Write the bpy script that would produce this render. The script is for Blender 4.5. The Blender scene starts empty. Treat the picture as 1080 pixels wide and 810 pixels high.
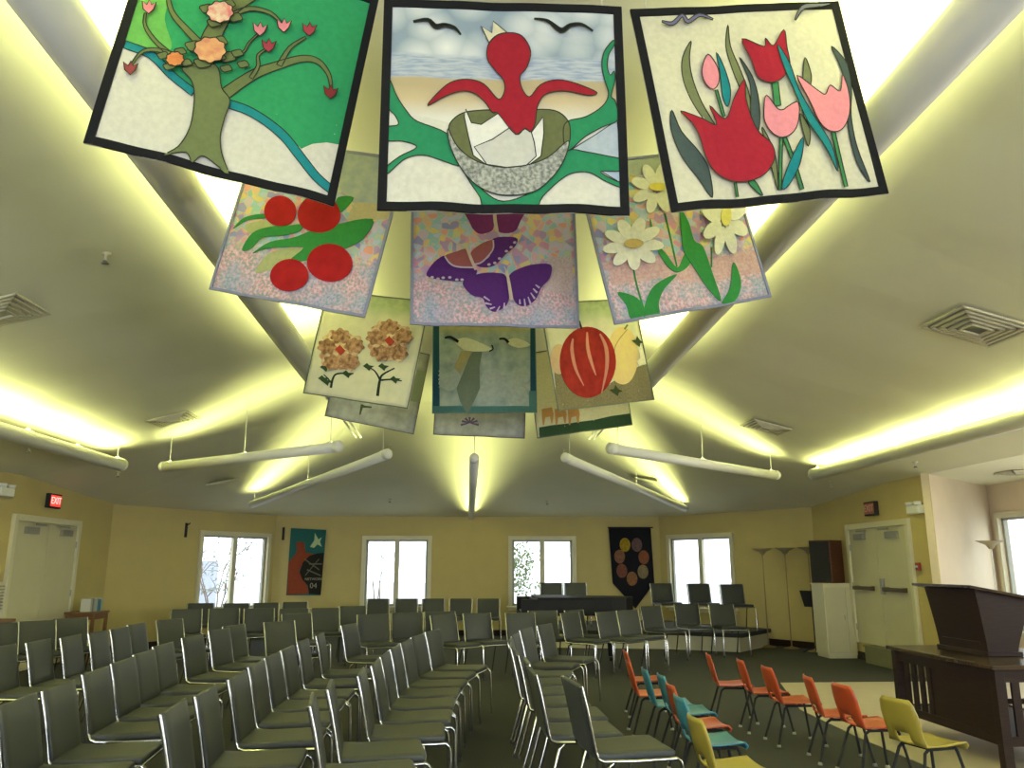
import bpy, bmesh, math, random
from mathutils import Vector, Matrix
from mathutils.bvhtree import BVHTree
from mathutils.geometry import tessellate_polygon
random.seed(7)
S = bpy.context.scene
COL = S.collection

# ------------------------------------------------------------------ camera
F, HOR, VX, H = 850.0, 597.0, 495.0, 1.5
PIT = math.atan((HOR-405)/F)
YAW = math.atan((540-VX)/F*math.cos(PIT))
cam = bpy.data.objects.new('camera', bpy.data.cameras.new('camera'))
COL.objects.link(cam); S.camera = cam
cam.location = (0, 0, H)
cam.rotation_euler = (math.pi/2+PIT, 0, -YAW)
cam.data.sensor_width = 36; cam.data.lens = 36*F/1080; cam.data.clip_start = .05; cam.data.clip_end = 300
FW = Vector((math.sin(YAW)*math.cos(PIT), math.cos(YAW)*math.cos(PIT), math.sin(PIT)))
RT = Vector((math.cos(YAW), -math.sin(YAW), 0)); UP = RT.cross(FW)
EYE = Vector((0, 0, H))
def ray(x, y): return FW + RT*((x-540)/F) - UP*((y-405)/F)
def at(x, y, z=None, Y=None, X=None):
    d = ray(x, y)
    t = (z-H)/d.z if z is not None else (Y/d.y if Y is not None else X/d.x)
    return EYE + d*t

# ------------------------------------------------------------------ world, exposure
S.view_settings.view_transform = 'Standard'; S.view_settings.look = 'None'
S.view_settings.gamma = 1; S.view_settings.use_curve_mapping = False
S.view_settings.exposure = 0.0
W = bpy.data.worlds.new('world'); S.world = W; W.use_nodes = True
bgn = W.node_tree.nodes['Background']
bgn.inputs[0].default_value = (.86, .93, 1.0, 1); bgn.inputs[1].default_value = 3.6
TUBE_COL = (.95, 1.0, .42)
TUBE_W = 8.0          # watts per metre of tube
def area(name, loc, rot, sx, sy, power, color):
    l = bpy.data.lights.new(name, 'AREA'); l.shape = 'RECTANGLE'; l.size = sx; l.size_y = sy; l.energy = power; l.color = color
    o = bpy.data.objects.new(name, l); COL.objects.link(o); o.location = loc; o.rotation_euler = rot
    return o
# daylight entering through the windows behind the camera and on the right side
for i, x in enumerate((-4.2, 0, 4.2)):
    area('window_daylight', (x, -3.1, 1.75), (math.radians(98), 0, 0), 2.2, 1.9, 250, (.82, .85, 1.0))
for y in (4.2, 8.2):
    area('window_daylight', (9.1, y, 1.6), (math.radians(90), 0, math.radians(90)), 2.0, 1.7, 150, (1.0, .93, .86))

# ------------------------------------------------------------------ materials
def mat(name, color, rough=.6, metal=0, noise=0, scale=20, bump=0, color2=None, emit=0, spec=.5, stretch=None):
    m = bpy.data.materials.new(name); m.use_nodes = True
    nt = m.node_tree; b = nt.nodes['Principled BSDF']
    b.inputs['Base Color'].default_value = (*color, 1); b.inputs['Roughness'].default_value = rough
    b.inputs['Metallic'].default_value = metal; b.inputs['Specular IOR Level'].default_value = spec
    tc = nt.nodes.new('ShaderNodeTexCoord'); mp = nt.nodes.new('ShaderNodeMapping')
    nt.links.new(tc.outputs['Object'], mp.inputs[0])
    if stretch: mp.inputs['Scale'].default_value = stretch
    n = nt.nodes.new('ShaderNodeTexNoise'); n.inputs['Scale'].default_value = scale; n.inputs['Detail'].default_value = 4
    nt.links.new(mp.outputs[0], n.inputs['Vector'])
    if noise or color2:
        c2 = color2 or tuple(max(0, c*(1-noise)) for c in color)
        r = nt.nodes.new('ShaderNodeValToRGB'); r.color_ramp.elements[0].position = .35; r.color_ramp.elements[1].position = .65
        r.color_ramp.elements[0].color = (*c2, 1); r.color_ramp.elements[1].color = (*color, 1)
        nt.links.new(n.outputs['Fac'], r.inputs[0]); nt.links.new(r.outputs[0], b.inputs['Base Color'])
    if bump:
        bp = nt.nodes.new('ShaderNodeBump'); bp.inputs['Strength'].default_value = bump; bp.inputs['Distance'].default_value = .01
        nt.links.new(n.outputs['Fac'], bp.inputs['Height']); nt.links.new(bp.outputs[0], b.inputs['Normal'])
    if emit:
        b.inputs['Emission Color'].default_value = (*color, 1); b.inputs['Emission Strength'].default_value = emit
    return m
M = dict(
    wall=mat('yellow_wall_paint', (.53, .43, .18), .75, noise=.05, scale=3, bump=.03),
    ceil=mat('ceiling_paint', (.79, .77, .56), .8, noise=.035, scale=1.2, bump=.03),
    pink=mat('cream_wall_paint', (.74, .62, .44), .7, noise=.04, scale=3),
    carpet=mat('carpet', (.052, .055, .046), .95, color2=(.036, .037, .032), scale=180, bump=.5),
    beige=mat('beige_floor', (.52, .45, .32), .45, noise=.06, scale=4),
    trim=mat('cream_trim', (.64, .60, .42), .45, noise=.03, scale=8),
    door=mat('cream_door', (.57, .53, .35), .5, noise=.04, scale=3),
    frame=mat('window_frame_grey', (.33, .33, .27), .5),
    white=mat('white_enamel', (.80, .80, .74), .4, noise=.03, scale=5),
    tube=mat('tube_enamel', (.78, .77, .70), .4),
    vinyl=mat('charcoal_upholstery', (.050, .055, .055), .50, color2=(.042, .046, .045), scale=160, bump=.15),
    chrome=mat('chrome', (.58, .58, .56), .16, metal=1),
    rubber=mat('dark_rubber', (.03, .03, .03), .6),
    black=mat('black_gloss', (.008, .008, .008), .55, spec=.25),
    blackmatte=mat('black_matte', (.015, .015, .016), .8),
    steel=mat('brushed_steel', (.35, .34, .30), .35, metal=.8),
    wood=mat('dark_walnut', (.026, .012, .010), .5, spec=.3, color2=(.016, .008, .007), scale=9, stretch=(1, 1, 8)),
    woodtop=mat('walnut_top', (.055, .034, .022), .25, color2=(.04, .024, .016), scale=9, stretch=(1, 6, 1)),
    oak=mat('brown_wood', (.25, .12, .05), .5, color2=(.18, .08, .03), scale=8, stretch=(1, 1, 6)),
    cabw=mat('speaker_walnut', (.13, .045, .02), .45, color2=(.09, .03, .015), scale=8, stretch=(1, 1, 6)),
    red=mat('alarm_red', (.28, .02, .015), .4),
    orange=mat('orange_plastic', (.50, .075, .025), .38, noise=.06, scale=6),
    teal=mat('teal_plastic', (.05, .24, .34), .38, noise=.06, scale=6),
    yellow=mat('yellow_plastic', (.38, .30, .05), .4, noise=.06, scale=6),
    brass=mat('dull_brass', (.28, .20, .09), .4, metal=.6),
    bowl=mat('lamp_bowl', (.40, .34, .20), .5),
    bar=mat('bronze_bar', (.10, .075, .04), .45, metal=.4),
    cord=mat('pale_cord', (.6, .6, .5), .6),
    trunk=mat('bark', (.22, .17, .13), .9, noise=.3, scale=20),
    leaf=mat('leaf_green', (.20, .27, .10), .7, noise=.3, scale=9),
    leafg=mat('leaf_grey', (.33, .38, .33), .7, noise=.3, scale=9),
    ground=mat('gravel', (.55, .56, .55), .95, noise=.15, scale=2),
    siding=mat('pale_siding', (.40, .42, .50), .7, noise=.04, scale=2),
)
def emat(name, color, s):
    m = bpy.data.materials.new(name); m.use_nodes = True; nt = m.node_tree
    b = nt.nodes['Principled BSDF']; b.inputs['Base Color'].default_value = (*color, 1)
    b.inputs['Emission Color'].default_value = (*color, 1); b.inputs['Emission Strength'].default_value = s
    return m
M['lamp'] = emat('fluorescent_lamp', TUBE_COL, 6)
M['exitlit'] = emat('exit_red_glow', (.85, .05, .04), .9)
M['exitletter'] = emat('exit_letter', (1, .45, .4), 1.6)
def glass():
    m = bpy.data.materials.new('window_glass'); m.use_nodes = True; nt = m.node_tree
    for n in list(nt.nodes): nt.nodes.remove(n)
    o = nt.nodes.new('ShaderNodeOutputMaterial'); mx = nt.nodes.new('ShaderNodeMixShader'); t = nt.nodes.new('ShaderNodeBsdfTransparent'); g = nt.nodes.new('ShaderNodeBsdfGlossy')
    g.inputs['Roughness'].default_value = .03; mx.inputs[0].default_value = .06; t.inputs[0].default_value = (.96, .98, .98, 1)
    nt.links.new(t.outputs[0], mx.inputs[1]); nt.links.new(g.outputs[0], mx.inputs[2]); nt.links.new(mx.outputs[0], o.inputs[0])
    return m
M['glass'] = glass()

# ------------------------------------------------------------------ mesh helpers
class MB:
    def __init__(s): s.v = []; s.f = []; s.sm = []
    def add(s, vs, fs, smooth=False):
        b = len(s.v); s.v += [tuple(v) for v in vs]; s.f += [tuple(i+b for i in f) for f in fs]; s.sm += [smooth]*len(fs); return s
    def box(s, c, d, rz=0, M4=None):
        x, y, z = d[0]/2, d[1]/2, d[2]/2
        vs = [Vector((i*x, j*y, k*z)) for i in (-1, 1) for j in (-1, 1) for k in (-1, 1)]
        R = M4 if M4 else Matrix.Rotation(rz, 3, 'Z')
        vs = [R@v+Vector(c) for v in vs]
        return s.add(vs, [(0,1,3,2),(4,6,7,5),(0,4,5,1),(2,3,7,6),(0,2,6,4),(1,5,7,3)])
    def b2(s, a, b): return s.box([(a[i]+b[i])/2 for i in range(3)], [abs(b[i]-a[i]) for i in range(3)])
    def tube(s, pts, r, n=8, cap=True):
        pts = [Vector(p) for p in pts]; rs = r if isinstance(r, (list, tuple)) else [r]*len(pts)
        vs = []; fs = []; up = None
        for i, p in enumerate(pts):
            t = (pts[min(i+1, len(pts)-1)]-pts[max(i-1, 0)]).normalized()
            if up is None: up = Vector((0, 0, 1)) if abs(t.z) < .9 else Vector((1, 0, 0))
            a = t.cross(up).normalized(); up = a.cross(t).normalized()
            for k in range(n):
                q = 2*math.pi*k/n; vs.append(p+(a*math.cos(q)+up*math.sin(q))*rs[i])
        for i in range(len(pts)-1):
            for k in range(n):
                fs.append((i*n+k, i*n+(k+1) % n, (i+1)*n+(k+1) % n, (i+1)*n+k))
        s.add(vs, fs, True)
        if cap: s.add(vs[:n], [tuple(range(n))[::-1]]); s.add(vs[-n:], [tuple(range(n))])
        return s
    def lathe(s, prof, c=(0, 0, 0), n=20, smooth=True):
        vs = []; fs = []
        for r, z in prof:
            for k in range(n):
                q = 2*math.pi*k/n; vs.append((c[0]+r*math.cos(q), c[1]+r*math.sin(q), c[2]+z))
        for i in range(len(prof)-1):
            for k in range(n): fs.append((i*n+k, i*n+(k+1) % n, (i+1)*n+(k+1) % n, (i+1)*n+k))
        return s.add(vs, fs, smooth)
    def prism(s, poly, z0, z1):
        n = len(poly); vs = [(p[0], p[1], z0) for p in poly]+[(p[0], p[1], z1) for p in poly]
        return s.add(vs, [tuple(range(n))[::-1], tuple(range(n, 2*n))]+[(i, (i+1) % n, (i+1) % n+n, i+n) for i in range(n)])
    def build(s, name, m, parent=None, bevel=0, solid=0, off=0):
        me = bpy.data.meshes.new(name); me.from_pydata(s.v, [], s.f); me.polygons.foreach_set('use_smooth', s.sm); me.materials.append(m)
        bm = bmesh.new(); bm.from_mesh(me); bmesh.ops.recalc_face_normals(bm, faces=bm.faces) if not solid else None; bm.to_mesh(me); bm.free()
        o = bpy.data.objects.new(name, me); COL.objects.link(o)
        if parent: o.parent = parent
        if solid:
            md = o.modifiers.new('solid', 'SOLIDIFY'); md.thickness = solid; md.offset = off
        if bevel:
            md = o.modifiers.new('bevel', 'BEVEL'); md.width = bevel; md.segments = 2; md.limit_method = 'ANGLE'
        return o
def tag(o, label=None, cat=None, group=None, kind=None):
    if label: o['label'] = label
    if cat: o['category'] = cat
    if group: o['group'] = group
    if kind: o['kind'] = kind
    return o
def empty(name, loc=(0, 0, 0), rz=0):
    o = bpy.data.objects.new(name, None); COL.objects.link(o); o.location = loc; o.rotation_euler = (0, 0, rz); o.empty_display_size = .1
    return o
def copy_tree(o, parent=None):
    c = o.copy(); COL.objects.link(c)
    if parent: c.parent = parent
    for ch in [x for x in bpy.data.objects if x.parent == o]: copy_tree(ch, c)
    return c
def struct(o): o['kind'] = 'structure'; return o
def smooth_poly(p, closed=True, k=4):
    out = []; n = len(p)
    rng = range(n) if closed else range(n-1)
    for i in rng:
        if closed: a, b, c, d = p[i-1], p[i], p[(i+1) % n], p[(i+2) % n]
        else: a, b, c, d = p[max(i-1, 0)], p[i], p[i+1], p[min(i+2, n-1)]
        for j in range(k):
            t = j/k
            out.append(tuple(.5*((2*b[q])+(-a[q]+c[q])*t+(2*a[q]-5*b[q]+4*c[q]-d[q])*t*t+(-a[q]+3*b[q]-3*c[q]+d[q])*t**3) for q in range(len(b))))
    if not closed: out.append(tuple(p[-1]))
    return out

# ------------------------------------------------------------------ room shell
XW, YC, XB, YB = 6.5, 15.2, 4.35, 18.6      # side wall, side corner, back corner
ZN, ZA = 2.78, 2.60                          # wall tops: nave, apse
YR = -2.5
XA = 8.45; YA1, YA2 = 11.15, 12.84           # alcove on the right
CX, CZ, CY = 1.85, 4.45, 12.3

def wall(name, p0, p1, z0, z1, openings=(), m=None, thick=.14, out=None):
    """vertical wall from p0 to p1, tops z0,z1 (+ overlap), openings (s0,s1,zl,zh) metres along"""
    p0 = Vector((*p0, 0)); p1 = Vector((*p1, 0)); L = (p1-p0).length; u = (p1-p0)/L
    nrm = Vector((u.y, -u.x, 0))*thick
    if out is not None and nrm.dot(Vector((*out, 0))) < 0: nrm = -nrm
    mb = MB(); ss = sorted({0, L, *[o[0] for o in openings], *[o[1] for o in openings]})
    def cell(a, b, zl, zha, zhb):
        A, B = p0+u*a, p0+u*b
        vs = []
        for base in (Vector(), nrm):
            vs += [A+base+Vector((0, 0, zl)), B+base+Vector((0, 0, zl)), B+base+Vector((0, 0, zhb)), A+base+Vector((0, 0, zha))]
        mb.add(vs, [(0,1,2,3), (7,6,5,4), (0,4,5,1), (1,5,6,2), (2,6,7,3), (3,7,4,0)])
    for a, b in zip(ss, ss[1:]):
        ta, tb = z0+(z1-z0)*a/L+.12, z0+(z1-z0)*b/L+.12
        o = [q for q in openings if q[0] <= a+1e-6 and q[1] >= b-1e-6]
        if o:
            if o[0][2] > 0: cell(a, b, 0, o[0][2], o[0][2])
            cell(a, b, o[0][3], ta, tb)
        else: cell(a, b, 0, ta, tb)
    return struct(mb.build(name, m or M['wall'])), (p0, u, nrm.normalized())
def window(name, frame, s0, s1, zl, zh, thick=.14, mull=True):
    """frame = (p0,u,n_out); opening with casing, frame, mullion and glass"""
    p0, u, n = frame; c = p0+u*(s0+s1)/2; w = s1-s0
    e = empty(name, (c.x, c.y, zl), math.atan2(u.y, u.x)); struct(e)
    sg = 1 if Matrix.Rotation(math.atan2(u.y, u.x), 3, 'Z')@Vector((0, 1, 0))@n > 0 else -1
    h = zh-zl
    mb = MB()
    for sx in (-1, 1): mb.box((sx*(w/2+.04), -sg*.02, h/2), (.09, .05, h+.17))
    mb.box((0, -sg*.02, h+.04), (w+.0, .05, .09)); mb.box((0, -sg*.02, -.04), (w, .05, .09))
    mb.build('window_casing', M['trim'], e, bevel=.006)
    mb = MB().box((0, -sg*.06, -.005), (w+.24, .12, .035)); mb.build('window_sill', M['trim'], e, bevel=.006)
    mb = MB()
    for sx in (-1, 1): mb.box((sx*(w/2-.025), sg*.06, h/2), (.05, .06, h))
    mb.box((0, sg*.06, h-.02), (w, .06, .04)); mb.box((0, sg*.06, .03), (w, .06, .06))
    mb.build('window_frame', M['frame'], e)
    if mull: MB().box((0, sg*.055, h/2), (.11, .08, h)).build('window_mullion', M['trim'], e, bevel=.006)
    for sx in (-1, 1):
        pl = MB().box((sx*w/4, sg*.065, h/2), (w/2-.09, .006, h-.09)); pl.build('window_pane', M['glass'], e)
    return e

struct(MB().prism([(-XW-.2, YR-.2), (XA+.2, YR-.2), (XA+.2, 13.1), (XW+.2, 13.1), (XW+.2, YC+.1), (XB+.1, YB+.2), (-XB-.1, YB+.2), (-XW-.2, YC+.1)], -.15, 0).build('floor', M['carpet']))
bfl = [(3.9, YR), (3.55, 5.0), (3.5, 7.6), (3.55, 9.0), (4.1, 11.0), (XA, 11.0), (XA, YR)]
struct(MB().prism(bfl, 0, .006).build('floor_tiles', M['beige']))

# ceiling: flat band over the quilts, slopes to the side walls, facets over the apse
HX, HZ = 1.6, 3.98       # inner corners of the apse facets
cv = [(-XW, YR, ZN), (-CX, YR, CZ), (CX, YR, CZ), (XW, YR, ZN), (-XW, CY, ZN), (-HX, CY, HZ), (HX, CY, HZ), (XW, CY, ZN),
      (-XW, YC, ZA), (XW, YC, ZA), (-XB, YB, ZA), (XB, YB, ZA), (XA, YR, ZN), (XA, 12.9, ZN), (XW, YA1, ZN)]
for i_ in range(1, 12):      # intermediate rows so the slightly twisted slopes stay smooth
    t_ = i_/12; y_ = YR+(CY-YR)*t_
    cv += [(-XW, y_, ZN), (-CX+(CX-HX)*t_, y_, CZ+(HZ-CZ)*t_), (CX-(CX-HX)*t_, y_, CZ+(HZ-CZ)*t_), (XW, y_, ZN)]
rows_ = [(0, 1, 2, 3)]+[tuple(15+4*k+j for j in range(4)) for k in range(11)]+[(4, 5, 6, 7)]
cf = [(A_[k], A_[k+1], B_[k+1], B_[k]) for A_, B_ in zip(rows_, rows_[1:]) for k in range(3)]
cf += [(4,5,8), (7,9,6), (5,10,8), (6,9,11), (5,6,11,10), (3,12,13,14)]
cme = MB().add(cv, cf); ceil = struct(cme.build('ceiling', M['ceil'], solid=.12, off=1))
for md in list(ceil.modifiers): ceil.modifiers.remove(md)
bvh = BVHTree.FromPolygons([Vector(v) for v in cv], cf)
def on_ceiling(px, py):
    h = bvh.ray_cast(EYE, ray(px, py).normalized()); return h[0], (h[1] if h[1].z < 0 else -h[1])
def ceil_z(x, y):
    h = bvh.ray_cast(Vector((x, y, 0)), Vector((0, 0, 1))); return h[0].z if h[0] else 2.7

def facet_s(p0, p1, px, py=600):
    """distance along the wall p0->p1 of the vertical plane through picture column px"""
    d = ray(px, py); d = Vector((d.x, d.y)).normalized(); a = Vector(p0); u = (Vector(p1)-a).normalized()
    den = u.x*d.y-u.y*d.x; return -(a.x*d.y-a.y*d.x)/den
fl0, fl1 = (-XW, YC), (-XB, YB)
s0, s1 = facet_s(fl0, fl1, 211), facet_s(fl0, fl1, 280)
o, fr = wall('wall_back_left', fl0, fl1, ZA, ZA, [(s0, s1, .62, 2.12)], out=(-1, 1)); window('window_1', fr, s0, s1, .62, 2.12)
WBK = [( -XB, YB), (XB, YB)]
ops = []
for a, b in ((385, 451), (540, 604)):
    ops.append((facet_s(*WBK, a), facet_s(*WBK, b), .62, 2.08))
o, fr = wall('wall_back', *WBK, ZA, ZA, ops, out=(0, 1))
window('window_2', fr, *ops[0]); window('window_3', fr, *ops[1])
fr0, fr1 = (XB, YB), (XW, YC)
s0, s1 = facet_s(fr0, fr1, 708), facet_s(fr0, fr1, 772)
o, fr = wall('wall_back_right', fr0, fr1, ZA, ZA, [(s0, s1, .62, 2.10)], out=(1, 1)); window('window_4', fr, s0, s1, .62, 2.10)
# left wall (two pieces: the ceiling dips after the apse begins)
wall('wall_left', (-XW, YR), (-XW, CY), ZN, ZN, out=(-1, 0)); wall('wall_left', (-XW, CY), (-XW, YC), ZN, ZA, out=(-1, 0))
wall('wall_right', (XW, YA1), (XW, YC), ZN, ZA-.0, out=(1, 0), thick=.015)
wall('wall_alcove', (XW, YA1), (XA, YA2), ZN, ZN, m=M['pink'], out=(-1, 1), thick=.1)
ops = [(YA2-12.62, YA2-10.9, .52, 2.25), (YA2-9.4, YA2-7.2, .7, 2.3), (YA2-5.4, YA2-3.2, .7, 2.3)]
o, fr = wall('wall_right', (XA, YA2), (XA, YR), ZN, ZN, ops, m=M['pink'], out=(1, 0))
for i, q in enumerate(ops): window('window_%d' % (5+i), fr, *q)
ops = [(q, q+2.2, .75, 2.6) for q in (1.2, 5.4, 9.6)]
o, fr = wall('wall_rear', (-XW, YR), (XA, YR), ZN, ZN, ops, out=(0, -1))
for i, q in enumerate(ops): window('window_%d' % (8+i), fr, *q)
struct(MB().add([(-XW, YR, ZN), (XW, YR, ZN), (CX, YR, CZ+.05), (-CX, YR, CZ+.05), (-XW, YR-.14, ZN), (XW, YR-.14, ZN), (CX, YR-.14, CZ+.05), (-CX, YR-.14, CZ+.05)],
        [(0,1,2,3), (4,7,6,5), (0,3,7,4), (1,5,6,2), (3,2,6,7)]).build('wall_rear', M['wall']))
# dark baseboards
for nm, a, b in (('left', (-XW+.01, 0), (-XW+.01, YC)), ('back', (-XB, YB-.01), (XB, YB-.01)), ('back_left', (-XW+.01, YC), (-XB, YB-.01)), ('back_right', (XB, YB-.01), (XW-.01, YC)), ('right', (XW-.01, YC), (XW-.01, YA1))):
    A, B = Vector(a), Vector(b); d = B-A; c = (A+B)/2
    struct(MB().box((c.x, c.y, .06), (d.length, .02, .12), math.atan2(d.y, d.x)).build('baseboard_'+nm, M['wood']))

# ------------------------------------------------------------------ doors
def double_door(name, side, y0, y1, zb, zt, bars=True):
    """door pair in the side wall plane; side = -1 left, +1 right"""
    x = side*XW; e = empty(name, (x, (y0+y1)/2, zb)); struct(e); w = y1-y0; h = zt-zb
    mb = MB(); t = .09
    for s in (-1, 1): mb.box((-side*.03, s*(w/2+t/2), h/2), (.06, t, h+.001))
    mb.box((-side*.03, 0, h+t/2), (.06, w+2*t, t)); mb.build('door_frame', M['trim'], e, bevel=.006)
    for s in (-1, 1):
        lf = MB().box((-side*.015, s*(w/4), h/2), (.03, w/2-.012, h-.01)).build('door_leaf', M['door'], e, bevel=.003)
        MB().box((-side*.055, s*(w/4+.06), h-.13), (.05, .34, .10)).box((-side*.10, s*(w/4-.1), h-.04), (.02, .30, .03)).build('door_closer', M['steel'], lf)
        if bars:
            mb = MB().box((-side*.09, s*(w/4+.03), .88), (.05, w/2-.30, .06))
            for q in (-1, 1): mb.box((-side*.055, s*(w/4+.03)+q*(w/4-.2), .88), (.06, .06, .07))
            mb.build('push_bar', M['bar'], lf, bevel=.008)
            if s*side < 0: MB().box((-side*.05, s*.09, .92), (.05, .08, .24)).build('door_latch', M['steel'], lf, bevel=.006)
        for q in (.25, h/2, h-.3): MB().tube([(-side*.04, s*(w/2-.006), q-.05), (-side*.04, s*(w/2-.006), q+.05)], .012).build('hinge', M['steel'], lf)
    return e
ly = [at(14, 560, X=-XW).y, at(79, 565, X=-XW).y]; double_door('door_1', -1, ly[0], ly[1], 0.01, 2.14, False)
ry = [at(958, 560, X=XW).y, at(897, 560, X=XW).y]; double_door('door_2', 1, ry[0], ry[1], .27, 2.10)
tag(MB().b2((XW-.18, YA1+.06, 0), (XW-.001, ry[1]-.5, .25)).b2((XW-.20, YA1+.04, .25), (XW-.001, ry[1]-.48, .27)).build('door_step', mat('step_green', (.20, .20, .11), .6, noise=.1)), 'low olive landing step in front of the right-hand double doors', 'step')

def to_mesh(t, m):
    bpy.context.view_layer.update(); dg = bpy.context.evaluated_depsgraph_get()
    me = bpy.data.meshes.new_from_object(t.evaluated_get(dg)); me.materials.clear(); me.materials.append(m)
    o = bpy.data.objects.new('lettering', me); COL.objects.link(o); o.parent = t.parent; o.location = t.location; o.rotation_euler = t.rotation_euler
    bpy.data.objects.remove(t); return o
def exit_sign(px, py, side, label):
    p = at(px, py, X=side*XW); e = empty('exit_sign', (p.x, p.y, p.z-.1), math.radians(90 if side > 0 else -90)*-1)
    # local -y faces the room
    e.rotation_euler = (0, 0, math.radians(-90) if side > 0 else math.radians(90))
    tag(e, label, 'exit sign')
    MB().box((0, -.035, .1), (.36, .07, .22)).build('housing', M['blackmatte'], e, bevel=.006)
    MB().box((0, -.073, .1), (.31, .006, .17)).build('sign_face', M['exitlit'] if side < 0 else mat('exit_face', (.35, .09, .07), .5), e)
    c = bpy.data.curves.new('exit_lettering', 'FONT'); c.body = 'EXIT'; c.size = .15; c.align_x = 'CENTER'; c.align_y = 'CENTER'; c.extrude = .002
    t = bpy.data.objects.new('lettering', c); COL.objects.link(t); t.parent = e; t.location = (0, -.079, .1); t.rotation_euler = (math.pi/2, 0, 0)
    to_mesh(t, M['exitletter'] if side < 0 else mat('exit_letter_pale', (.55, .35, .3), .5))
exit_sign(54, 528.5, -1, 'glowing red exit sign in a black box above the left doors')
exit_sign(921, 536.5, 1, 'dull red exit sign above the right-hand double doors')
def emergency(px, py, side, label):
    p = at(px, py, X=side*XW); e = empty('emergency_light', (p.x, p.y, p.z-.06), math.radians(-90) if side > 0 else math.radians(90)); tag(e, label, 'emergency light')
    MB().box((0, -.05, .06), (.34, .10, .12)).build('housing', M['white'], e, bevel=.015)
    for s in (-1, 1): MB().lathe([(0, -.0), (.05, .0), (.06, .05), (0, .055)], (s*.11, -.07, .12), 14).build('lamp_head', M['white'], e)
emergency(969, 537.5, 1, 'white twin-head emergency light right of the right-hand exit sign')
emergency(1, 519, -1, 'white twin-head emergency light at the far left edge of the picture')
p = at(970.5, 597.5, X=XW)
fa = MB().box((p.x-.03, p.y, p.z), (.05, .08, .11)).build('fire_alarm_pull', M['red'], bevel=.008); tag(fa, 'small red fire alarm pull box beside the right-hand doors', 'fire alarm')
MB().box((p.x-.065, p.y, p.z), (.012, .07, .025)).build('handle', M['white'], fa)
# wall louvre on the left
p = at(1, 630, X=-XW)
lv = empty('wall_vent', (p.x, p.y-.1, p.z-.2)); tag(lv, 'louvred wall vent left of the left doors', 'vent')
MB().box((.012, 0, .2), (.024, .5, .42)).build('vent_frame', M['trim'], lv)
mb = MB()
for i in range(8): mb.box((.034, 0, .05+i*.043), (.02, .42, .012), M4=Matrix.Rotation(.6, 3, 'Y'))
mb.build('slats', M['frame'], lv)

# ------------------------------------------------------------------ light tubes
def light_tube(a, b, r, label, group, bumps=3, power=TUBE_W*.62, cords=True, spread=115):
    a, b = Vector(a), Vector(b); L = (b-a).length; d = (b-a).normalized()
    e = empty('tube_light', (0, 0, 0)); tag(e, label, 'light', group)
    e.location = a; e.rotation_mode = 'QUATERNION'; e.rotation_quaternion = d.to_track_quat('X', 'Z')
    n = 20; vs = []; fs = []; a0 = math.radians(62); a1 = math.radians(360-62+0)
    def ring(x, rr): return [(x, rr*math.sin(a0+(a1-a0)*k/n), rr*math.cos(a0+(a1-a0)*k/n)) for k in range(n+1)]
    # open-topped trough (opening faces up)
    a0 = math.radians(48); a1 = 2*math.pi-a0
    vs = ring(0, r)+ring(L, r); fs = [(k, k+1, n+2+k, n+1+k) for k in range(n)]
    MB().add(vs, fs, True).build('housing', M['tube'], e, solid=.006)
    for x, s in ((0, -1), (L, 1)):
        prof = [(r*1.06, 0), (r*1.06, .03), (r*.85, .05), (r*.0, .058)]; vs = []; fs = []; m = 18
        for i, (rr, h) in enumerate([(r*1.06, -.04)]+prof):
            for k in range(m): q = 2*math.pi*k/m; vs.append((x+s*h, rr*math.cos(q), rr*math.sin(q)))
        for i in range(4):
            for k in range(m): fs.append((i*m+k, i*m+(k+1) % m, (i+1)*m+(k+1) % m, (i+1)*m+k))
        MB().add(vs, fs, True).build('end_cap', M['tube'], e)
    MB().tube([(.05, 0, -r*.1), (L-.05, 0, -r*.1)], r*.22, 8).build('lamp', M['lamp'], e)
    nb = max(2, bumps)
    for i in range(nb):
        x = .12+(L-.24)*i/(nb-1); p = a+d*x
        hc = MB().box((x, 0, r*.72), (.04, r*1.5, .02)).tube([(x, 0, r*.7), (x, 0, r*1.12)], r*.3, 10).build('hanger_clip', M['tube'], e, bevel=.004)
        z = ceil_z(p.x, p.y)
        if cords: MB().tube([(x, 0, r*1.1), (x, 0, max(z-p.z, r*1.15))], .005, 6).build('cord', M['cord'], hc)
    l = bpy.data.lights.new('tube_glow', 'AREA'); l.shape = 'RECTANGLE'; l.size = L-.15; l.size_y = r*.9; l.energy = power*L; l.color = TUBE_COL; l.spread = math.radians(spread)
    o = bpy.data.objects.new('tube_glow', l); COL.objects.link(o); o.parent = e; o.location = (L/2, 0, r*.35); o.rotation_euler = (math.pi, 0, 0)
    return e
gF = 'tubular uplights fanned out toward the far wall'
light_tube((0.05, 10.7, 2.9), at(497, 545, z=2.57), .062, 'centre tube light pointing straight away toward the far wall', gF, 2, spread=140)
light_tube(at(408, 479, z=3.0), at(266, 532, z=2.68), .068, 'low white tube light left of centre, slanting down to the left', gF)
light_tube(at(597, 483, z=3.0), at(722, 536, z=2.68), .068, 'low white tube light right of centre, slanting down to the right', gF)
light_tube(at(356, 471, z=2.93), at(173, 492, z=2.89), .07, 'white tube light on the left with its outer end near the square vent', gF)
light_tube(at(645, 473, z=2.93), at(818, 501, z=2.89), .07, 'white tube light on the right with its outer end near the long side tube', gF)
e1 = at(127, 490, z=2.9); light_tube((e1.x, e1.y-12, 2.9), e1, .09, 'long tube light running along the left wall', 'long side tube lights', 11, power=TUBE_W*1.25, spread=150)
e1 = at(859, 500, z=2.9); light_tube((e1.x, e1.y-12, 2.9), e1, .09, 'long tube light running along the right side over the doors', 'long side tube lights', 11, power=TUBE_W*1.25, spread=150)
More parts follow.
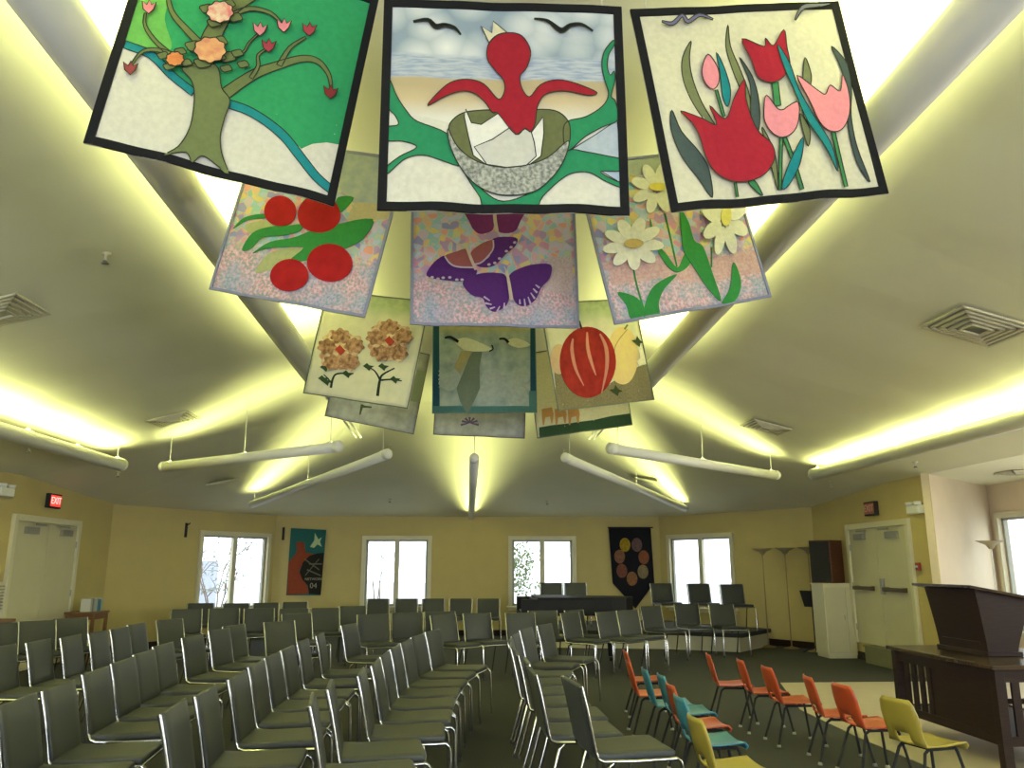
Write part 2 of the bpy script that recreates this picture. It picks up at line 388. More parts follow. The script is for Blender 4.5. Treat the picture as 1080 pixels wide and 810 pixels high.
for sd, st_, cols, lb in ((-1, (-1.765, -2.0, 3.9), (336, 402, 378, 461), 'left'), (1, (2.2, -2.0, 3.9), (676, 402, 624, 463), 'right')):
    fin = at(cols[2], cols[3], z=3.35); A = Vector(st_); L_ = (fin-A).length; d_ = (fin-A).normalized()
    d0 = ray(cols[0], cols[1]); endp = A+d_*((d0.x/d0.y*A.y-A.x)/(d_.x-d0.x/d0.y*d_.y))
    t_ = light_tube(A, endp, .115, 'thick overhead tube light %s of the quilts' % lb, 'thick overhead tubes', 6, power=TUBE_W*1.9, spread=165)
    x0 = (endp-A).length; mb = MB()
    for q in (-.035, .035): mb.tube([(x0-.02, q, 0), (L_, q, 0)], .014, 8)
    mb.build('conduit', M['tube'], t_)
    MB().tube([(L_-.05, 0, .01), (L_-.05, 0, ceil_z(fin.x, fin.y)-fin.z)], .005, 6).build('cord', M['cord'], t_)

# ------------------------------------------------------------------ ceiling vents, sprinklers
def ceiling_basis(px, py):
    p, n = on_ceiling(px, py); t = Vector((0, 1, 0)); t = (t-n*t.dot(n)).normalized(); s = n.cross(t)
    return p, Matrix((s, t, n)).transposed()
def vent(px, py, size, label):
    p, R = ceiling_basis(px, py); e = empty('ceiling_vent', p+R@Vector((0, 0, .002))); e.rotation_euler = R.to_euler(); tag(e, label, 'vent', None)
    MB().box((0, 0, .004), (size*.9, size*.9, .006)).build('backing', M['frame'], e)
    for k in range(5):
        h = size*(.5-.085*k); mb = MB(); w = .022
        for a, b, c, d in ((-h, -h, h, -h+w), (-h, h-w, h, h), (-h, -h, -h+w, h), (h-w, -h, h, h)):
            mb.b2((a, b, .008+k*.006), (c, d, .026+k*.006))
        mb.build('louvre', M['trim'], e)
vent(1030, 343, .62, 'large square ceiling vent at the upper right')
vent(808, 449.5, .55, 'square ceiling vent right of centre above the long side tube end')
vent(183, 441, .55, 'square ceiling vent left of centre above the left tube lights')
vent(0, 327, .55, 'square ceiling vent cut off by the left edge of the picture')
vent(236, 507, .5, 'dim ceiling vent behind the low left slanting tube light')
vent(680, 505, .5, 'dim ceiling vent behind the low right slanting tube light')
vent(1072, 497, .4, 'small ceiling vent over the right alcove')
for px, py, lb in ((125, 498, 'under the end of the left side tube'), (31, 471, 'at the far left beneath the left side tube'), (412, 470, 'by the inner end of the low left slanting tube'), (411, 526, 'left of the centre tube near the far wall'), (577, 528, 'right of the centre tube near the far wall'),
                   (594, 474, 'by the inner end of the low right slanting tube'), (965, 487, 'above the right-hand doors corner'), (876, 508, 'beneath the end of the right side tube'), (112, 267, 'high on the left ceiling slope')):
    p, R = ceiling_basis(px, py)
    e = empty('sprinkler', p); tag(e, 'small ceiling sprinkler head '+lb, 'sprinkler')
    MB().lathe([(.0, 0), (.04, 0), (.035, -.012), (.012, -.015), (.012, -.06), (0, -.06)], n=12).build('escutcheon', M['trim'], e)
    MB().lathe([(0, -.06), (.014, -.06), (.028, -.082), (.028, -.086), (0, -.086)], n=12).build('deflector', M['steel'], e)

# ------------------------------------------------------------------ quilts
def cloth(name, kind):
    """printed cottons: kind = sky / floral / wash / plain"""
    m = bpy.data.materials.new(name); m.use_nodes = True; nt = m.node_tree; b = nt.nodes['Principled BSDF']; b.inputs['Roughness'].default_value = .9; b.inputs['Specular IOR Level'].default_value = .15
    N = nt.nodes.new; L = nt.links.new
    tc = N('ShaderNodeTexCoord')
    def noise(s, d=3, st=None):
        mp = N('ShaderNodeMapping'); L(tc.outputs['Object'], mp.inputs[0])
        if st: mp.inputs['Scale'].default_value = st
        n = N('ShaderNodeTexNoise'); n.inputs['Scale'].default_value = s; n.inputs['Detail'].default_value = d; L(mp.outputs[0], n.inputs['Vector']); return n
    def ramp(src, stops, interp='LINEAR'):
        r = N('ShaderNodeValToRGB'); r.color_ramp.interpolation = interp
        el = r.color_ramp.elements
        while len(el) < len(stops): el.new(.5)
        for e, (p, c) in zip(el, stops): e.position = p; e.color = (*c, 1)
        L(src, r.inputs[0]); return r
    def mix(f, a, bb):
        x = N('ShaderNodeMix'); x.data_type = 'RGBA'
        if isinstance(f, float): x.inputs[0].default_value = f
        else: L(f, x.inputs[0])
        L(a, x.inputs[6]); L(bb, x.inputs[7]); return x.outputs[2]
    sep = N('ShaderNodeSeparateXYZ'); L(tc.outputs['Object'], sep.inputs[0])
    def zwob(amp, s=3):
        n = noise(s); ma = N('ShaderNodeMath'); ma.operation = 'MULTIPLY_ADD'; L(n.outputs['Fac'], ma.inputs[0]); ma.inputs[1].default_value = amp; L(sep.outputs['Z'], ma.inputs[2]); return ma.outputs[0]
    if kind == 'sky':
        v = N('ShaderNodeTexVoronoi'); v.inputs['Scale'].default_value = 7; v.feature = 'F1'; L(tc.outputs['Object'], v.inputs['Vector'])
        cl = ramp(v.outputs['Distance'], [(.0, (.70, .70, .67)), (.35, (.50, .53, .55)), (.75, (.24, .30, .37))])
        sea = ramp(noise(14, 4, (1, 1, 7)).outputs['Fac'], [(.35, (.25, .31, .43)), (.6, (.42, .45, .50))])
        sand = ramp(zwob(.06), [(.44, (.62, .60, .54)), (.52, (.50, .40, .25)), (.58, (.42, .34, .2))])
        f1 = ramp(zwob(.02), [(.595, (0, 0, 0)), (.605, (1, 1, 1))]); f2 = ramp(zwob(.03), [(.70, (0, 0, 0)), (.72, (1, 1, 1))])
        out = mix(f2.outputs[0], mix(f1.outputs[0], sand.outputs[0], sea.outputs[0]), cl.outputs[0])
    elif kind == 'floral':
        v = N('ShaderNodeTexVoronoi'); v.inputs['Scale'].default_value = 24; v.feature = 'SMOOTH_F1'; v.inputs['Smoothness'].default_value = .35; L(tc.outputs['Object'], v.inputs['Vector'])
        sp = N('ShaderNodeSeparateColor'); L(v.outputs['Color'], sp.inputs[0])
        dots = ramp(sp.outputs[0], [(0, (.16, .24, .50)), (.25, (.55, .22, .34)), (.42, (.66, .50, .12)), (.6, (.20, .44, .46)), (.8, (.46, .46, .62)), (1, (.70, .26, .14))])
        soft = ramp(noise(11, 4).outputs['Fac'], [(.3, (.30, .38, .52)), (.45, (.45, .48, .42)), (.55, (.58, .42, .42)), (.7, (.55, .48, .52))])
        fin0 = ramp(noise(60, 4).outputs['Fac'], [(.40, (.24, .32, .30)), (.5, (.60, .30, .32)), (.62, (.62, .48, .52))]); blot = ramp(noise(7, 4).outputs['Fac'], [(.42, (0, 0, 0)), (.62, (.8, .8, .8))])
        sp2 = ramp(noise(75, 3).outputs['Fac'], [(.42, (.20, .28, .40)), (.5, (.30, .42, .34)), (.6, (.45, .34, .55))])
        fine = N('ShaderNodeMix'); fine.data_type = 'RGBA'; L(blot.outputs[0], fine.inputs[0]); L(fin0.outputs[0], fine.inputs[6]); L(sp2.outputs[0], fine.inputs[7])
        top = mix(.86, soft.outputs[0], dots.outputs[0]); f = ramp(zwob(.16, 5), [(.33, (0, 0, 0)), (.42, (1, 1, 1))])
        out = mix(f.outputs[0], fine.outputs[2], top)
    elif kind == 'autumn':       # cream below, mossy wash above
        a = ramp(noise(9, 5).outputs['Fac'], [(.3, (.46, .46, .34)), (.7, (.56, .53, .40))]); g = ramp(noise(12, 5).outputs['Fac'], [(.35, (.25, .32, .19)), (.65, (.38, .42, .24))])
        f = ramp(zwob(.18, 6), [(.82, (0, 0, 0)), (.95, (1, 1, 1))]); out = mix(f.outputs[0], a.outputs[0], g.outputs[0])
    elif kind == 'bluewash':
        a = ramp(noise(7, 5).outputs['Fac'], [(.35, (.19, .24, .22)), (.5, (.27, .32, .29)), (.65, (.36, .39, .33))]); g = ramp(noise(12, 5).outputs['Fac'], [(.35, (.36, .32, .15)), (.65, (.42, .38, .20))])
        f = ramp(zwob(.05, 6), [(.80, (0, 0, 0)), (.88, (1, 1, 1))]); out = mix(f.outputs[0], a.outputs[0], g.outputs[0])
    else:                        # lavender grey
        out = ramp(noise(9, 6).outputs['Fac'], [(.35, (.26, .27, .26)), (.65, (.38, .38, .36))]).outputs[0]
    L(out, b.inputs['Base Color'])
    bp = N('ShaderNodeBump'); bp.inputs['Strength'].default_value = .35; bp.inputs['Distance'].default_value = .004; L(noise(60, 2).outputs['Fac'], bp.inputs['Height']); L(bp.outputs[0], b.inputs['Normal'])
    return m
_fc = {}
def fab(c, c2=None, scale=40):
    k = (c, c2, scale)
    if k not in _fc: _fc[k] = mat('cotton', c, .9, noise=.10 if not c2 else 0, color2=c2, scale=scale, bump=.12, spec=.15)
    return _fc[k]
WHITE = (.60, .58, .50); BLK = (.012, .012, .014); GREEN = (.030, .27, .11); TEAL = (.015, .22, .24); OLIVE = (.15, .18, .075); RED = (.31, .015, .028); PINK = (.62, .20, .25)
SLATE = (.06, .085, .085); LEAF = (.04, .24, .045); CREAM = (.62, .58, .40); PURP = (.085, .022, .15)

class Quilt:
    def __init__(s, P, h, label, back, bind, bw, crop=(0, 0, 1), amp=.008, seed=0, outline=False):
        cx, cy, cz, yaw, roll = P; s.h = h; s.bw = bw; s.crop = crop; s.amp = amp; s.sd = seed; s.k = 0; s.outline = False
        yw, rl = math.radians(yaw), math.radians(roll)
        X = Vector((math.cos(yw), math.sin(yw), 0)); Z = Vector((0, 0, 1))
        s.A = X*math.cos(rl)+Z*math.sin(rl); s.B = -X*math.sin(rl)+Z*math.cos(rl); s.Nn = s.B.cross(s.A); s.c = Vector((cx, cy, cz))
        R = Matrix((s.A, s.Nn*-1 if False else s.A.cross(s.B)*-1, s.B)).transposed()
        s.e = empty('hanging_quilt', s.c); s.e.rotation_euler = R.to_euler(); s.R = R; s.Yv = R.col[1]
        tag(s.e, label, 'quilt', 'appliqued quilts hung in rows overhead')
        n = 24; vs = [(-.5+i/n, s.wv(-.5+i/n, j/n*h), j/n*h) for j in range(n+1) for i in range(n+1)]
        fs = [(j*(n+1)+i, j*(n+1)+i+1, (j+1)*(n+1)+i+1, (j+1)*(n+1)+i) for j in range(n) for i in range(n)]
        MB().add(vs, fs, True).build('backing_cloth', back, s.e, solid=.008, off=0)
        # binding: four strips
        for a, b in (((-.5, 0), (.5, bw)), ((-.5, h-bw), (.5, h)), ((-.5, bw), (-.5+bw, h-bw)), ((.5-bw, bw), (.5, h-bw))):
            s.poly('binding', fab(bind), [(a[0], a[1]), (b[0], a[1]), (b[0], b[1]), (a[0], b[1])], smooth=False, local=True, clip=False, lift=.009, thick=.010)
        s.outline = outline
        # rod and cords
        MB().tube([(-.47, .03, h-.03), (.47, .03, h-.03)], .012, 10).build('hanging_rod', M['oak'], s.e)
        for x in (-.42, .42):
            p = s.c+s.A*x+s.B*h; z = ceil_z(p.x, p.y); q = Vector((p.x, p.y, z)); lp = s.R.transposed()@(q-s.c)
            MB().tube([(x, .03, h-.03), lp], .003, 5).build('cord', M['cord'], s.e)
    def wv(s, u, v):
        t = 1-v/s.h*.7
        return s.amp*t*(math.sin(u*11+s.sd)+.6*math.sin(u*23+s.sd*2+v*5))
    def loc(s, px, py):
        x, y, k = s.crop; d = ray(x+px/k, y+py/k); t = (s.c-EYE).dot(s.Yv)/d.dot(s.Yv); q = EYE+d*t-s.c
        return (q.dot(s.A), q.dot(s.B))
    def poly(s, name, m, pts, smooth=True, local=False, clip=True, lift=None, thick=.003, label=None, parent=None):
        if lift is None: s.k += 1; lift = .006+.0009*s.k
        p = pts if local else [s.loc(*q) for q in pts]
        if smooth: p = smooth_poly(p)
        bm = bmesh.new()
        tri = tessellate_polygon([[Vector((a, b, 0)) for a, b in p]])
        vs = [bm.verts.new((a, 0, b)) for a, b in p]
        for t in tri:
            try: bm.faces.new([vs[i] for i in t])
            except ValueError: pass
        g = lambda: bm.verts[:]+bm.edges[:]+bm.faces[:]
        if clip:
            w, h = .5-s.bw*.6, s.h-s.bw*.6
            for co, no in (((w, 0, 0), (1, 0, 0)), ((-w, 0, 0), (-1, 0, 0)), ((0, 0, h), (0, 0, 1)), ((0, 0, s.bw*.6), (0, 0, -1))):
                bmesh.ops.bisect_plane(bm, geom=g(), plane_co=co, plane_no=no, clear_outer=True)
        n = 24
        xs = [v.co.x for v in bm.verts]; zs = [v.co.z for v in bm.verts]
        if not xs: bm.free(); return None
        for i in range(-12, 13):
            if min(xs) < i/n < max(xs): bmesh.ops.bisect_plane(bm, geom=g(), plane_co=(i/n, 0, 0), plane_no=(1, 0, 0))
        for j in range(n+1):
            if min(zs) < j/n*s.h < max(zs): bmesh.ops.bisect_plane(bm, geom=g(), plane_co=(0, 0, j/n*s.h), plane_no=(0, 0, 1))
        for v in bm.verts: v.co.y = s.wv(v.co.x, v.co.z)-lift+.004
        bmesh.ops.recalc_face_normals(bm, faces=bm.faces)
        me = bpy.data.meshes.new(name); bm.to_mesh(me); bm.free(); me.materials.append(m)
        o = bpy.data.objects.new(name, me); COL.objects.link(o); o.parent = parent or s.e
        md = o.modifiers.new('solid', 'SOLIDIFY'); md.thickness = thick; md.offset = 0
        if label: o['label'] = label
        if s.outline and 'field' not in name: s.stitch(p, lift+.002, o)
        return o
    def stitch(s, p, lift, parent):
        # dark satin stitch round an applique
        n = len(p); w, h = .5-s.bw*.9, s.h-s.bw*.9; L_, R_ = [], []
        for i in range(n):
            a, b, c = Vector(p[i-1][:2]), Vector(p[i][:2]), Vector(p[(i+1) % n][:2]); d = (c-a)
            if d.length < 1e-6: d = Vector((1, 0))
            d.normalize(); q = Vector((-d.y, d.x))*.0022; L_.append(b-q); R_.append(b+q)
        mb = MB()
        for i in range(n):
            j = (i+1) % n; m_ = 4
            for k in range(m_):
                t0, t1 = k/m_, (k+1)/m_; qs = [L_[i].lerp(L_[j], t0), L_[i].lerp(L_[j], t1), R_[i].lerp(R_[j], t1), R_[i].lerp(R_[j], t0)]
                if all(abs(v.x) < w and s.bw*.9 < v.y < h for v in qs): mb.add([(v.x, s.wv(v.x, v.y)-lift+.0035, v.y) for v in qs], [(0, 1, 2, 3)])
        if mb.f:
            o = mb.build('stitching', fab((.035, .04, .025)), parent, solid=.001)
    def stroke(s, name, m, pts, w, local=False, smooth=True, **k):
        """pts in crop pixels, w width(s) in crop pixels"""
        ws = list(w) if isinstance(w, (list, tuple)) else [w]*len(pts)
        if len(ws) < len(pts): ws = [ws[0]+(ws[-1]-ws[0])*i/(len(pts)-1) for i in range(len(pts))]
        q = [(a[0], a[1], b) for a, b in zip(pts, ws)]
        if smooth and len(q) > 2: q = smooth_poly(q, closed=False)
        lft, rgt = [], []
        for i, (x, y, ww) in enumerate(q):
            a, b = q[max(i-1, 0)], q[min(i+1, len(q)-1)]; dx, dy = b[0]-a[0], b[1]-a[1]; l = math.hypot(dx, dy) or 1
            lft.append((x-dy/l*ww/2, y+dx/l*ww/2)); rgt.append((x+dy/l*ww/2, y-dx/l*ww/2))
        return s.poly(name, m, lft+rgt[::-1], smooth=False, **k)
    def disc(s, name, m, c, rx, ry=None, wob=0, nw=7, **k):
        ry = ry or rx
        return s.poly(name, m, [(c[0]+rx*(1+wob*math.sin(nw*t))*math.cos(t), c[1]+ry*(1+wob*math.sin(nw*t))*math.sin(t)) for t in [2*math.pi*i/36 for i in range(36)]], smooth=False, **k)

# --- front row left: tree quilt
q = Quilt((-1.08, 3.13, 3.08, 13.1, -8.3), 1.06, 'hanging quilt of a flowering tree on green and white, front row left', fab(WHITE), BLK, .036, (0, 0, 2.7), seed=1, outline=True)
q.poly('green_field', fab(GREEN), [(350,128),(440,155),(490,205),(520,235),(560,262),(620,275),(650,290),(705,308),(760,345),(810,382),(858,428),(890,414),(930,408),(968,412),(1010,250),(1075,0),(1090,-230),(380,-230),(372,0)], smooth=False)
q.poly('lime_field', fab((.13, .38, .09)), [(350,128),(440,155),(490,140),(470,60),(480,-10),(470,-230),(380,-230),(372,0)], smooth=True)
q.stroke('teal_stripe', fab(TEAL), [(355,127),(430,158),(490,220),(552,268)], 22)
q.stroke('teal_stripe', fab(TEAL), [(650,297),(705,316),(760,348),(810,392),(852,448),(900,508),(948,545)], 24)
br = fab((.14, .17, .065))
for pts, w in (([(640,270),(690,235),(740,205),(800,185),(860,172),(905,180),(935,215),(943,255)], (34, 8)), ([(795,188),(825,140),(870,112)], (16, 7)), ([(715,225),(735,190),(735,160),(760,140)], (12, 6)),
               ([(640,165),(690,155),(710,125),(740,95)], (8, 5)), ([(590,170),(600,120),(625,70),(660,30),(720,-10),(790,-50)], (62, 24)), ([(650,55),(710,30),(770,40),(805,75)], (16, 7)),
               ([(580,140),(530,90),(490,40),(475,-30)], (22, 10)), ([(505,178),(450,130),(415,80),(415,42)], (14, 7)), ([(530,190),(470,155),(410,150),(375,190)], (14, 7))):
    q.stroke('branch', br, pts, w)
q.poly('trunk', fab(OLIVE), [(470,450),(510,425),(540,375),(552,320),(554,268),(545,235),(520,205),(550,188),(590,180),(622,200),(632,255),(655,290),(640,340),(628,390),(632,440),(652,500),(620,475),(590,452),(572,448),(548,466),(530,440)])
for c, m_ in (((425,25), PINK), ((740,88), PINK), ((808,78), PINK), ((880,92), (.35, .05, .07)), ((765,135), (.35, .05, .07)), ((940,270), (.22, .03, .03)), ((373,200), (.30, .06, .06))):
    x, y = c; q.poly('tulip_bud', fab(m_), [(x,y+20),(x-16,y+6),(x-19,y-17),(x-6,y-6),(x+2,y-20),(x+8,y-5),(x+22,y-12),(x+14,y+8)], smooth=False)
for c, r in (((600,158), 26), ((630,50), 22), ((660,185), 18), ((500,185), 18)):
    for a in range(4):
        t = a*1.6+.4; x, y = c[0]+math.cos(t)*r*2.0, c[1]+math.sin(t)*r*1.3
        q.disc('leaf', br, (x, y), r*.9, r*.55, .1, 4)
for c, r, a, b in (((628,50), 37, (.62, .50, .36), (.55, .16, .16)), ((600,157), 44, (.62, .34, .16), (.50, .20, .12)), ((502,187), 25, (.60, .26, .08), (.5, .16, .06))):
    q.disc('rose', fab(a, b, 25), c, r, r*.8, .07, 9)
# --- front row centre: bird in nest
q = Quilt((0.123, 2.96, 2.862, 0, .3), .95, 'hanging quilt of a red bird hatching in a nest, front row centre', cloth('sky_print', 'sky'), BLK, .036, (380, 0, 3.373), seed=2, outline=True)
q.poly('snow_field', fab(WHITE), [(92,440),(200,415),(320,440),(400,600),(600,690),(740,545),(800,560),(860,550),(935,570),(940,750),(85,750)], smooth=False)
q.poly('blue_patch', fab((.38, .43, .50)), [(740,545),(912,430),(930,600),(800,548)], smooth=False)
q.poly('blue_patch', fab((.38, .45, .55)), [(850,606),(930,612),(935,655)], smooth=False)
G = fab((.025, .22, .10))
q.poly('vine', G, [(104,288),(130,345),(165,400),(205,440),(310,480),(345,540),(360,592),(290,577),(240,562),(195,560),(150,575),(92,625),(90,600),(140,560),(202,530),(150,506),(92,500),(94,455),(135,447),(125,415),(100,380)])
q.poly('vine', G, [(360,590),(385,640),(425,700),(455,760),(608,760),(650,700),(720,640),(770,620),(820,620),(870,645),(940,672),(938,655),(900,640),(855,612),(935,608),(935,572),(870,555),(800,545),(735,545),(690,620),(600,690),(510,718),(440,680)])
q.poly('vine', G, [(735,440),(800,420),(860,382),(882,340),(868,290),(858,240),(866,190),(898,148),(902,165),(882,200),(878,245),(888,272),(902,258),(905,290),(897,320),(892,350),(906,365),(915,430),(860,455),(800,490),(735,545),(720,480)])
q.poly('nest_hollow', fab((.13, .14, .06)), [(315,470),(325,435),(365,405),(430,396),(520,394),(600,394),(690,402),(735,435),(745,480),(730,535),(640,590),(520,610),(410,590),(335,530)])
q.poly('egg_shell', fab((.70, .68, .62)), [(375,392),(395,440),(430,447),(490,408),(552,482),(585,460),(608,475),(648,425),(652,480),(642,560),(600,590),(520,602),(450,590),(402,555),(385,490),(370,420)], smooth=False)
q.poly('egg_shading_cloth', fab((.52, .51, .47)), [(405,525),(470,500),(535,455),(555,482),(585,462),(608,475),(618,510),(625,560),(590,592),(520,600),(450,588)], smooth=False)  # greyer cloth piece forming the lower part of the shell
q.poly('bird', fab(RED), [(528,121),(575,135),(605,190),(592,245),(568,275),(575,320),(602,350),(640,310),(700,293),(770,305),(840,335),(810,345),(740,333),(690,335),(650,350),(628,390),(622,440),(606,474),(585,460),(552,482),(490,408),(470,405),(440,365),(400,335),(355,330),(300,350),(240,387),(270,345),(320,300),(380,288),(440,305),(490,357),(512,330),(510,290),(480,255),(452,215),(455,165),(485,130)])
q.poly('crest', fab(CREAM), [(430,100),(468,122),(472,80),(520,119),(485,131),(458,158)], smooth=False)
q.poly('nest', fab((.40, .40, .36), (.14, .15, .14), 70), [(312,465),(345,525),(410,575),(500,600),(590,592),(670,565),(738,512),(722,580),(680,640),(620,685),(540,700),(470,690),(400,650),(350,590),(318,520)])
q.stroke('black_bird', fab(BLK), [(190,87),(240,80),(268,103),(300,98),(335,108),(357,131)], [5, 11, 16, 12, 9, 3])
q.stroke('black_bird', fab(BLK), [(618,77),(665,85),(712,118),(745,100),(785,97),(825,120)], [4, 9, 16, 12, 8, 3])
# --- front row right: tulips
q = Quilt((1.31, 3.11, 3.005, 5.0, 8.7), .955, 'hanging quilt of red and pink tulips on cream, front row right', fab((.60, .57, .43)), BLK, .036, (640, 0, 2.4545), seed=3, outline=True)
OL = fab((.17, .19, .09)); SL = fab(SLATE); TL = fab((.012, .20, .23)); GS = fab((.05, .22, .08)); RD = fab((.34, .016, .035)); PK = fab((.68, .24, .30))
for nm, m_, pts in (('leaf', OL, [(217,108),(213,150),(220,200),(245,265),(284,332),(250,308),(215,255),(195,200),(195,150)]), ('leaf', OL, [(313,65),(320,120),(345,180),(370,250),(372,330),(352,250),(325,180),(308,120)]),
    ('leaf', TL, [(283,137),(305,180),(320,235),(312,277),(298,250),(292,190)]), ('leaf', SL, [(165,290),(190,345),(235,395),(262,440),(270,515),(235,470),(190,410),(163,340)]),
    ('leaf', SL, [(342,150),(375,200),(392,260),(395,320),(385,350),(372,300),(370,220)]), ('leaf', OL, [(510,152),(527,200),(520,232),(505,210)]), ('leaf', SL, [(580,122),(620,165),(632,230),(630,300),(645,380),(680,472),(645,420),(622,330),(620,250),(605,180)]),
    ('leaf', OL, [(400,330),(430,390),(440,450),(440,495),(425,440),(410,380)]), ('leaf', OL, [(495,300),(520,340),(515,385),(500,340)]), ('leaf', GS, [(380,470),(400,505),(393,505),(365,475)])):
    q.poly(nm, m_, pts)
for pts, w in (([(430,220),(437,280)], 16), ([(280,237),(300,305)], 7), ([(447,362),(445,495)], 8), ([(455,362),(480,430),(500,495)], 9), ([(582,345),(615,487)], 10), ([(330,475),(336,512)], 6)): q.stroke('stem', GS, pts, w)
q.poly('pink_bud', PK, [(258,147),(283,180),(287,215),(272,237),(250,220),(242,185)])
q.poly('pink_tulip', PK, [(408,253),(435,288),(450,292),(460,285),(488,273),(488,320),(475,350),(450,362),(425,350),(405,320),(402,285)])
q.poly('pink_tulip', PK, [(486,203),(540,240),(560,250),(572,227),(598,242),(605,198),(622,250),(622,300),(605,338),(575,345),(545,322),(520,270)])
q.poly('red_tulip', RD, [(345,108),(400,130),(404,108),(425,127),(452,85),(460,130),(467,180),(445,212),(415,222),(385,205),(370,165)])
q.poly('red_tulip', RD, [(185,297),(240,312),(280,328),(262,280),(302,314),(325,260),(352,212),(356,260),(372,315),(392,350),(420,375),(430,410),(410,450),(370,472),(320,472),(275,450),(250,410),(235,360),(215,325)])
q.poly('leaf', TL, [(435,125),(465,170),(490,240),(530,310),(575,380),(590,450),(560,390),(510,320),(480,250),(450,180)])
q.poly('leaf', TL, [(498,365),(492,430),(465,485),(446,492),(465,430)])
q.stroke('small_bird', fab((.16, .15, .27)), [(138,65),(165,71),(190,50),(205,66),(235,48),(270,58)], [4, 10, 8, 10, 9, 4])
q.stroke('small_bird', fab((.16, .16, .20)), [(480,62),(500,30),(540,22),(575,15)], [4, 10, 9, 3])
# --- second row left: cherries
FLO = cloth('floral_print', 'floral'); LAV = (.24, .25, .33)
q = Quilt((-1.05, 4.38, 2.94, -16.5, -13.8), .95, 'hanging quilt of four red cherries with green leaves, second row left', FLO, LAV, .016, (200, 160, 3.375), seed=4)
q.poly('sky_patch', fab((.28, .33, .36), (.40, .42, .36), 14), [(500,-40),(800,-20),(715,230),(640,235),(590,190),(540,140)], smooth=False)
q.poly('sand_patch', fab((.46, .38, .22)), [(590,180),(730,190),(715,240),(560,245)], smooth=False)
q.poly('pale_leaf', fab((.36, .38, .18)), [(235,432),(275,370),(340,345),(410,350),(340,400)]); q.poly('pale_leaf', fab((.36, .38, .18)), [(200,262),(270,245),(310,275),(225,295)])  # pale olive leaf appliques, sewn on before the green ones
GL = fab((.035, .22, .05))
q.poly('leaf', GL, [(530,165),(585,165),(545,215),(520,210)]); q.poly('leaf', GL, [(160,278),(200,235),(270,222),(272,238),(210,245)]); q.poly('leaf', GL, [(188,350),(225,290),(290,268),(360,262),(405,262),(395,285),(330,300),(260,308),(220,345)])
q.poly('leaf', GL, [(225,362),(290,322),(380,305),(440,285),(520,262),(652,240),(620,310),(560,345),(500,365),(420,392),(360,388),(410,345),(320,342),(260,350)])
RC = fab((.37, .012, .014), (.29, .01, .012), 12)
for c, rx, ry in (((325,213), 57, 54), ((463,225), 76, 68), ((503,398), 79, 67), ((360,443), 70, 58)): q.disc('cherry', RC, c, rx, ry, .015, 3)
# --- second row centre: butterflies
q = Quilt((0.14, 4.54, 2.87, 5.0, 1.1), .95, 'hanging quilt of purple butterflies on a pastel print, second row centre', FLO, LAV, .016, (400, 200, 4.05), seed=5)
q.poly('striped_patch', fab((.42, .30, .32), (.5, .42, .42), 90), [(720,285),(825,290),(825,445),(705,440)], smooth=False)
MG = fab((.17, .03, .13)); PU = fab(PURP); RO = fab((.30, .09, .09)); CB = fab((.56, .44, .34)); LM = fab((.5, .42, .52))
q.poly('wing', MG, [(350,60),(425,50),(492,90),(490,150),(478,180),(430,192),(400,170),(385,140)]); q.poly('wing', MG, [(500,90),(560,50),(640,60),(605,130),(580,178),(530,187),(505,170)]); q.stroke('butterfly_body', CB, [(493,70),(493,125),(502,180)], 15)
q.poly('wing', PU, [(203,355),(235,310),(282,283),(320,320),(390,335),(418,352),(392,385),(335,392),(260,385),(210,372)]); q.poly('wing', PU, [(485,213),(582,207),(582,240),(540,278),(490,328),(436,335),(415,318),(470,290)])
q.poly('inner_wing', RO, [(280,285),(330,265),(375,257),(402,322),(385,334),(330,327),(300,312)]); q.poly('inner_wing', RO, [(388,277),(430,238),(485,220),(482,262),(440,308),(408,320)])
q.stroke('wing_edging', LM, [(280,287),(300,315),(330,330),(400,335)], 6); q.stroke('wing_edging', LM, [(485,220),(483,262),(440,312),(408,322)], 6)
q.stroke('butterfly_body', CB, [(374,250),(392,300),(412,345)], 12); q.stroke('antenna', CB, [(374,255),(335,232)], 4); q.stroke('antenna', CB, [(374,255),(385,225)], 4)
q.poly('wing', PU, [(358,395),(420,365),(500,361),(540,375),(553,450),(540,500),(490,527),(455,502),(440,468),(400,455),(370,428)]); q.poly('wing', PU, [(553,372),(610,335),(680,320),(733,326),(727,380),(692,420),(667,470),(632,497),(590,492),(565,450)])
for x0, y0, x1, y1 in ((445,462,470,480), (450,490,478,497), (470,515,492,508), (500,528,512,505), (530,515,532,490), (600,492,598,472), (622,500,618,470), (645,492,634,462), (662,470,645,445), (672,445,655,428), (682,425,665,412)):
    q.stroke('wing_edging', LM, [(x0, y0), (x1, y1)], (8, 4), smooth=False)
q.stroke('butterfly_body', CB, [(541,352),(552,410),(562,478)], (10, 16)); q.stroke('antenna', CB, [(541,355),(530,335)], 4)
for x, y in ((225,380), (250,387), (272,383), (300,382), (330,392), (352,392), (540,272), (560,255), (575,235), (510,305), (490,325), (465,332)): q.disc('wing_spot', LM, (x, y), 7, 5)
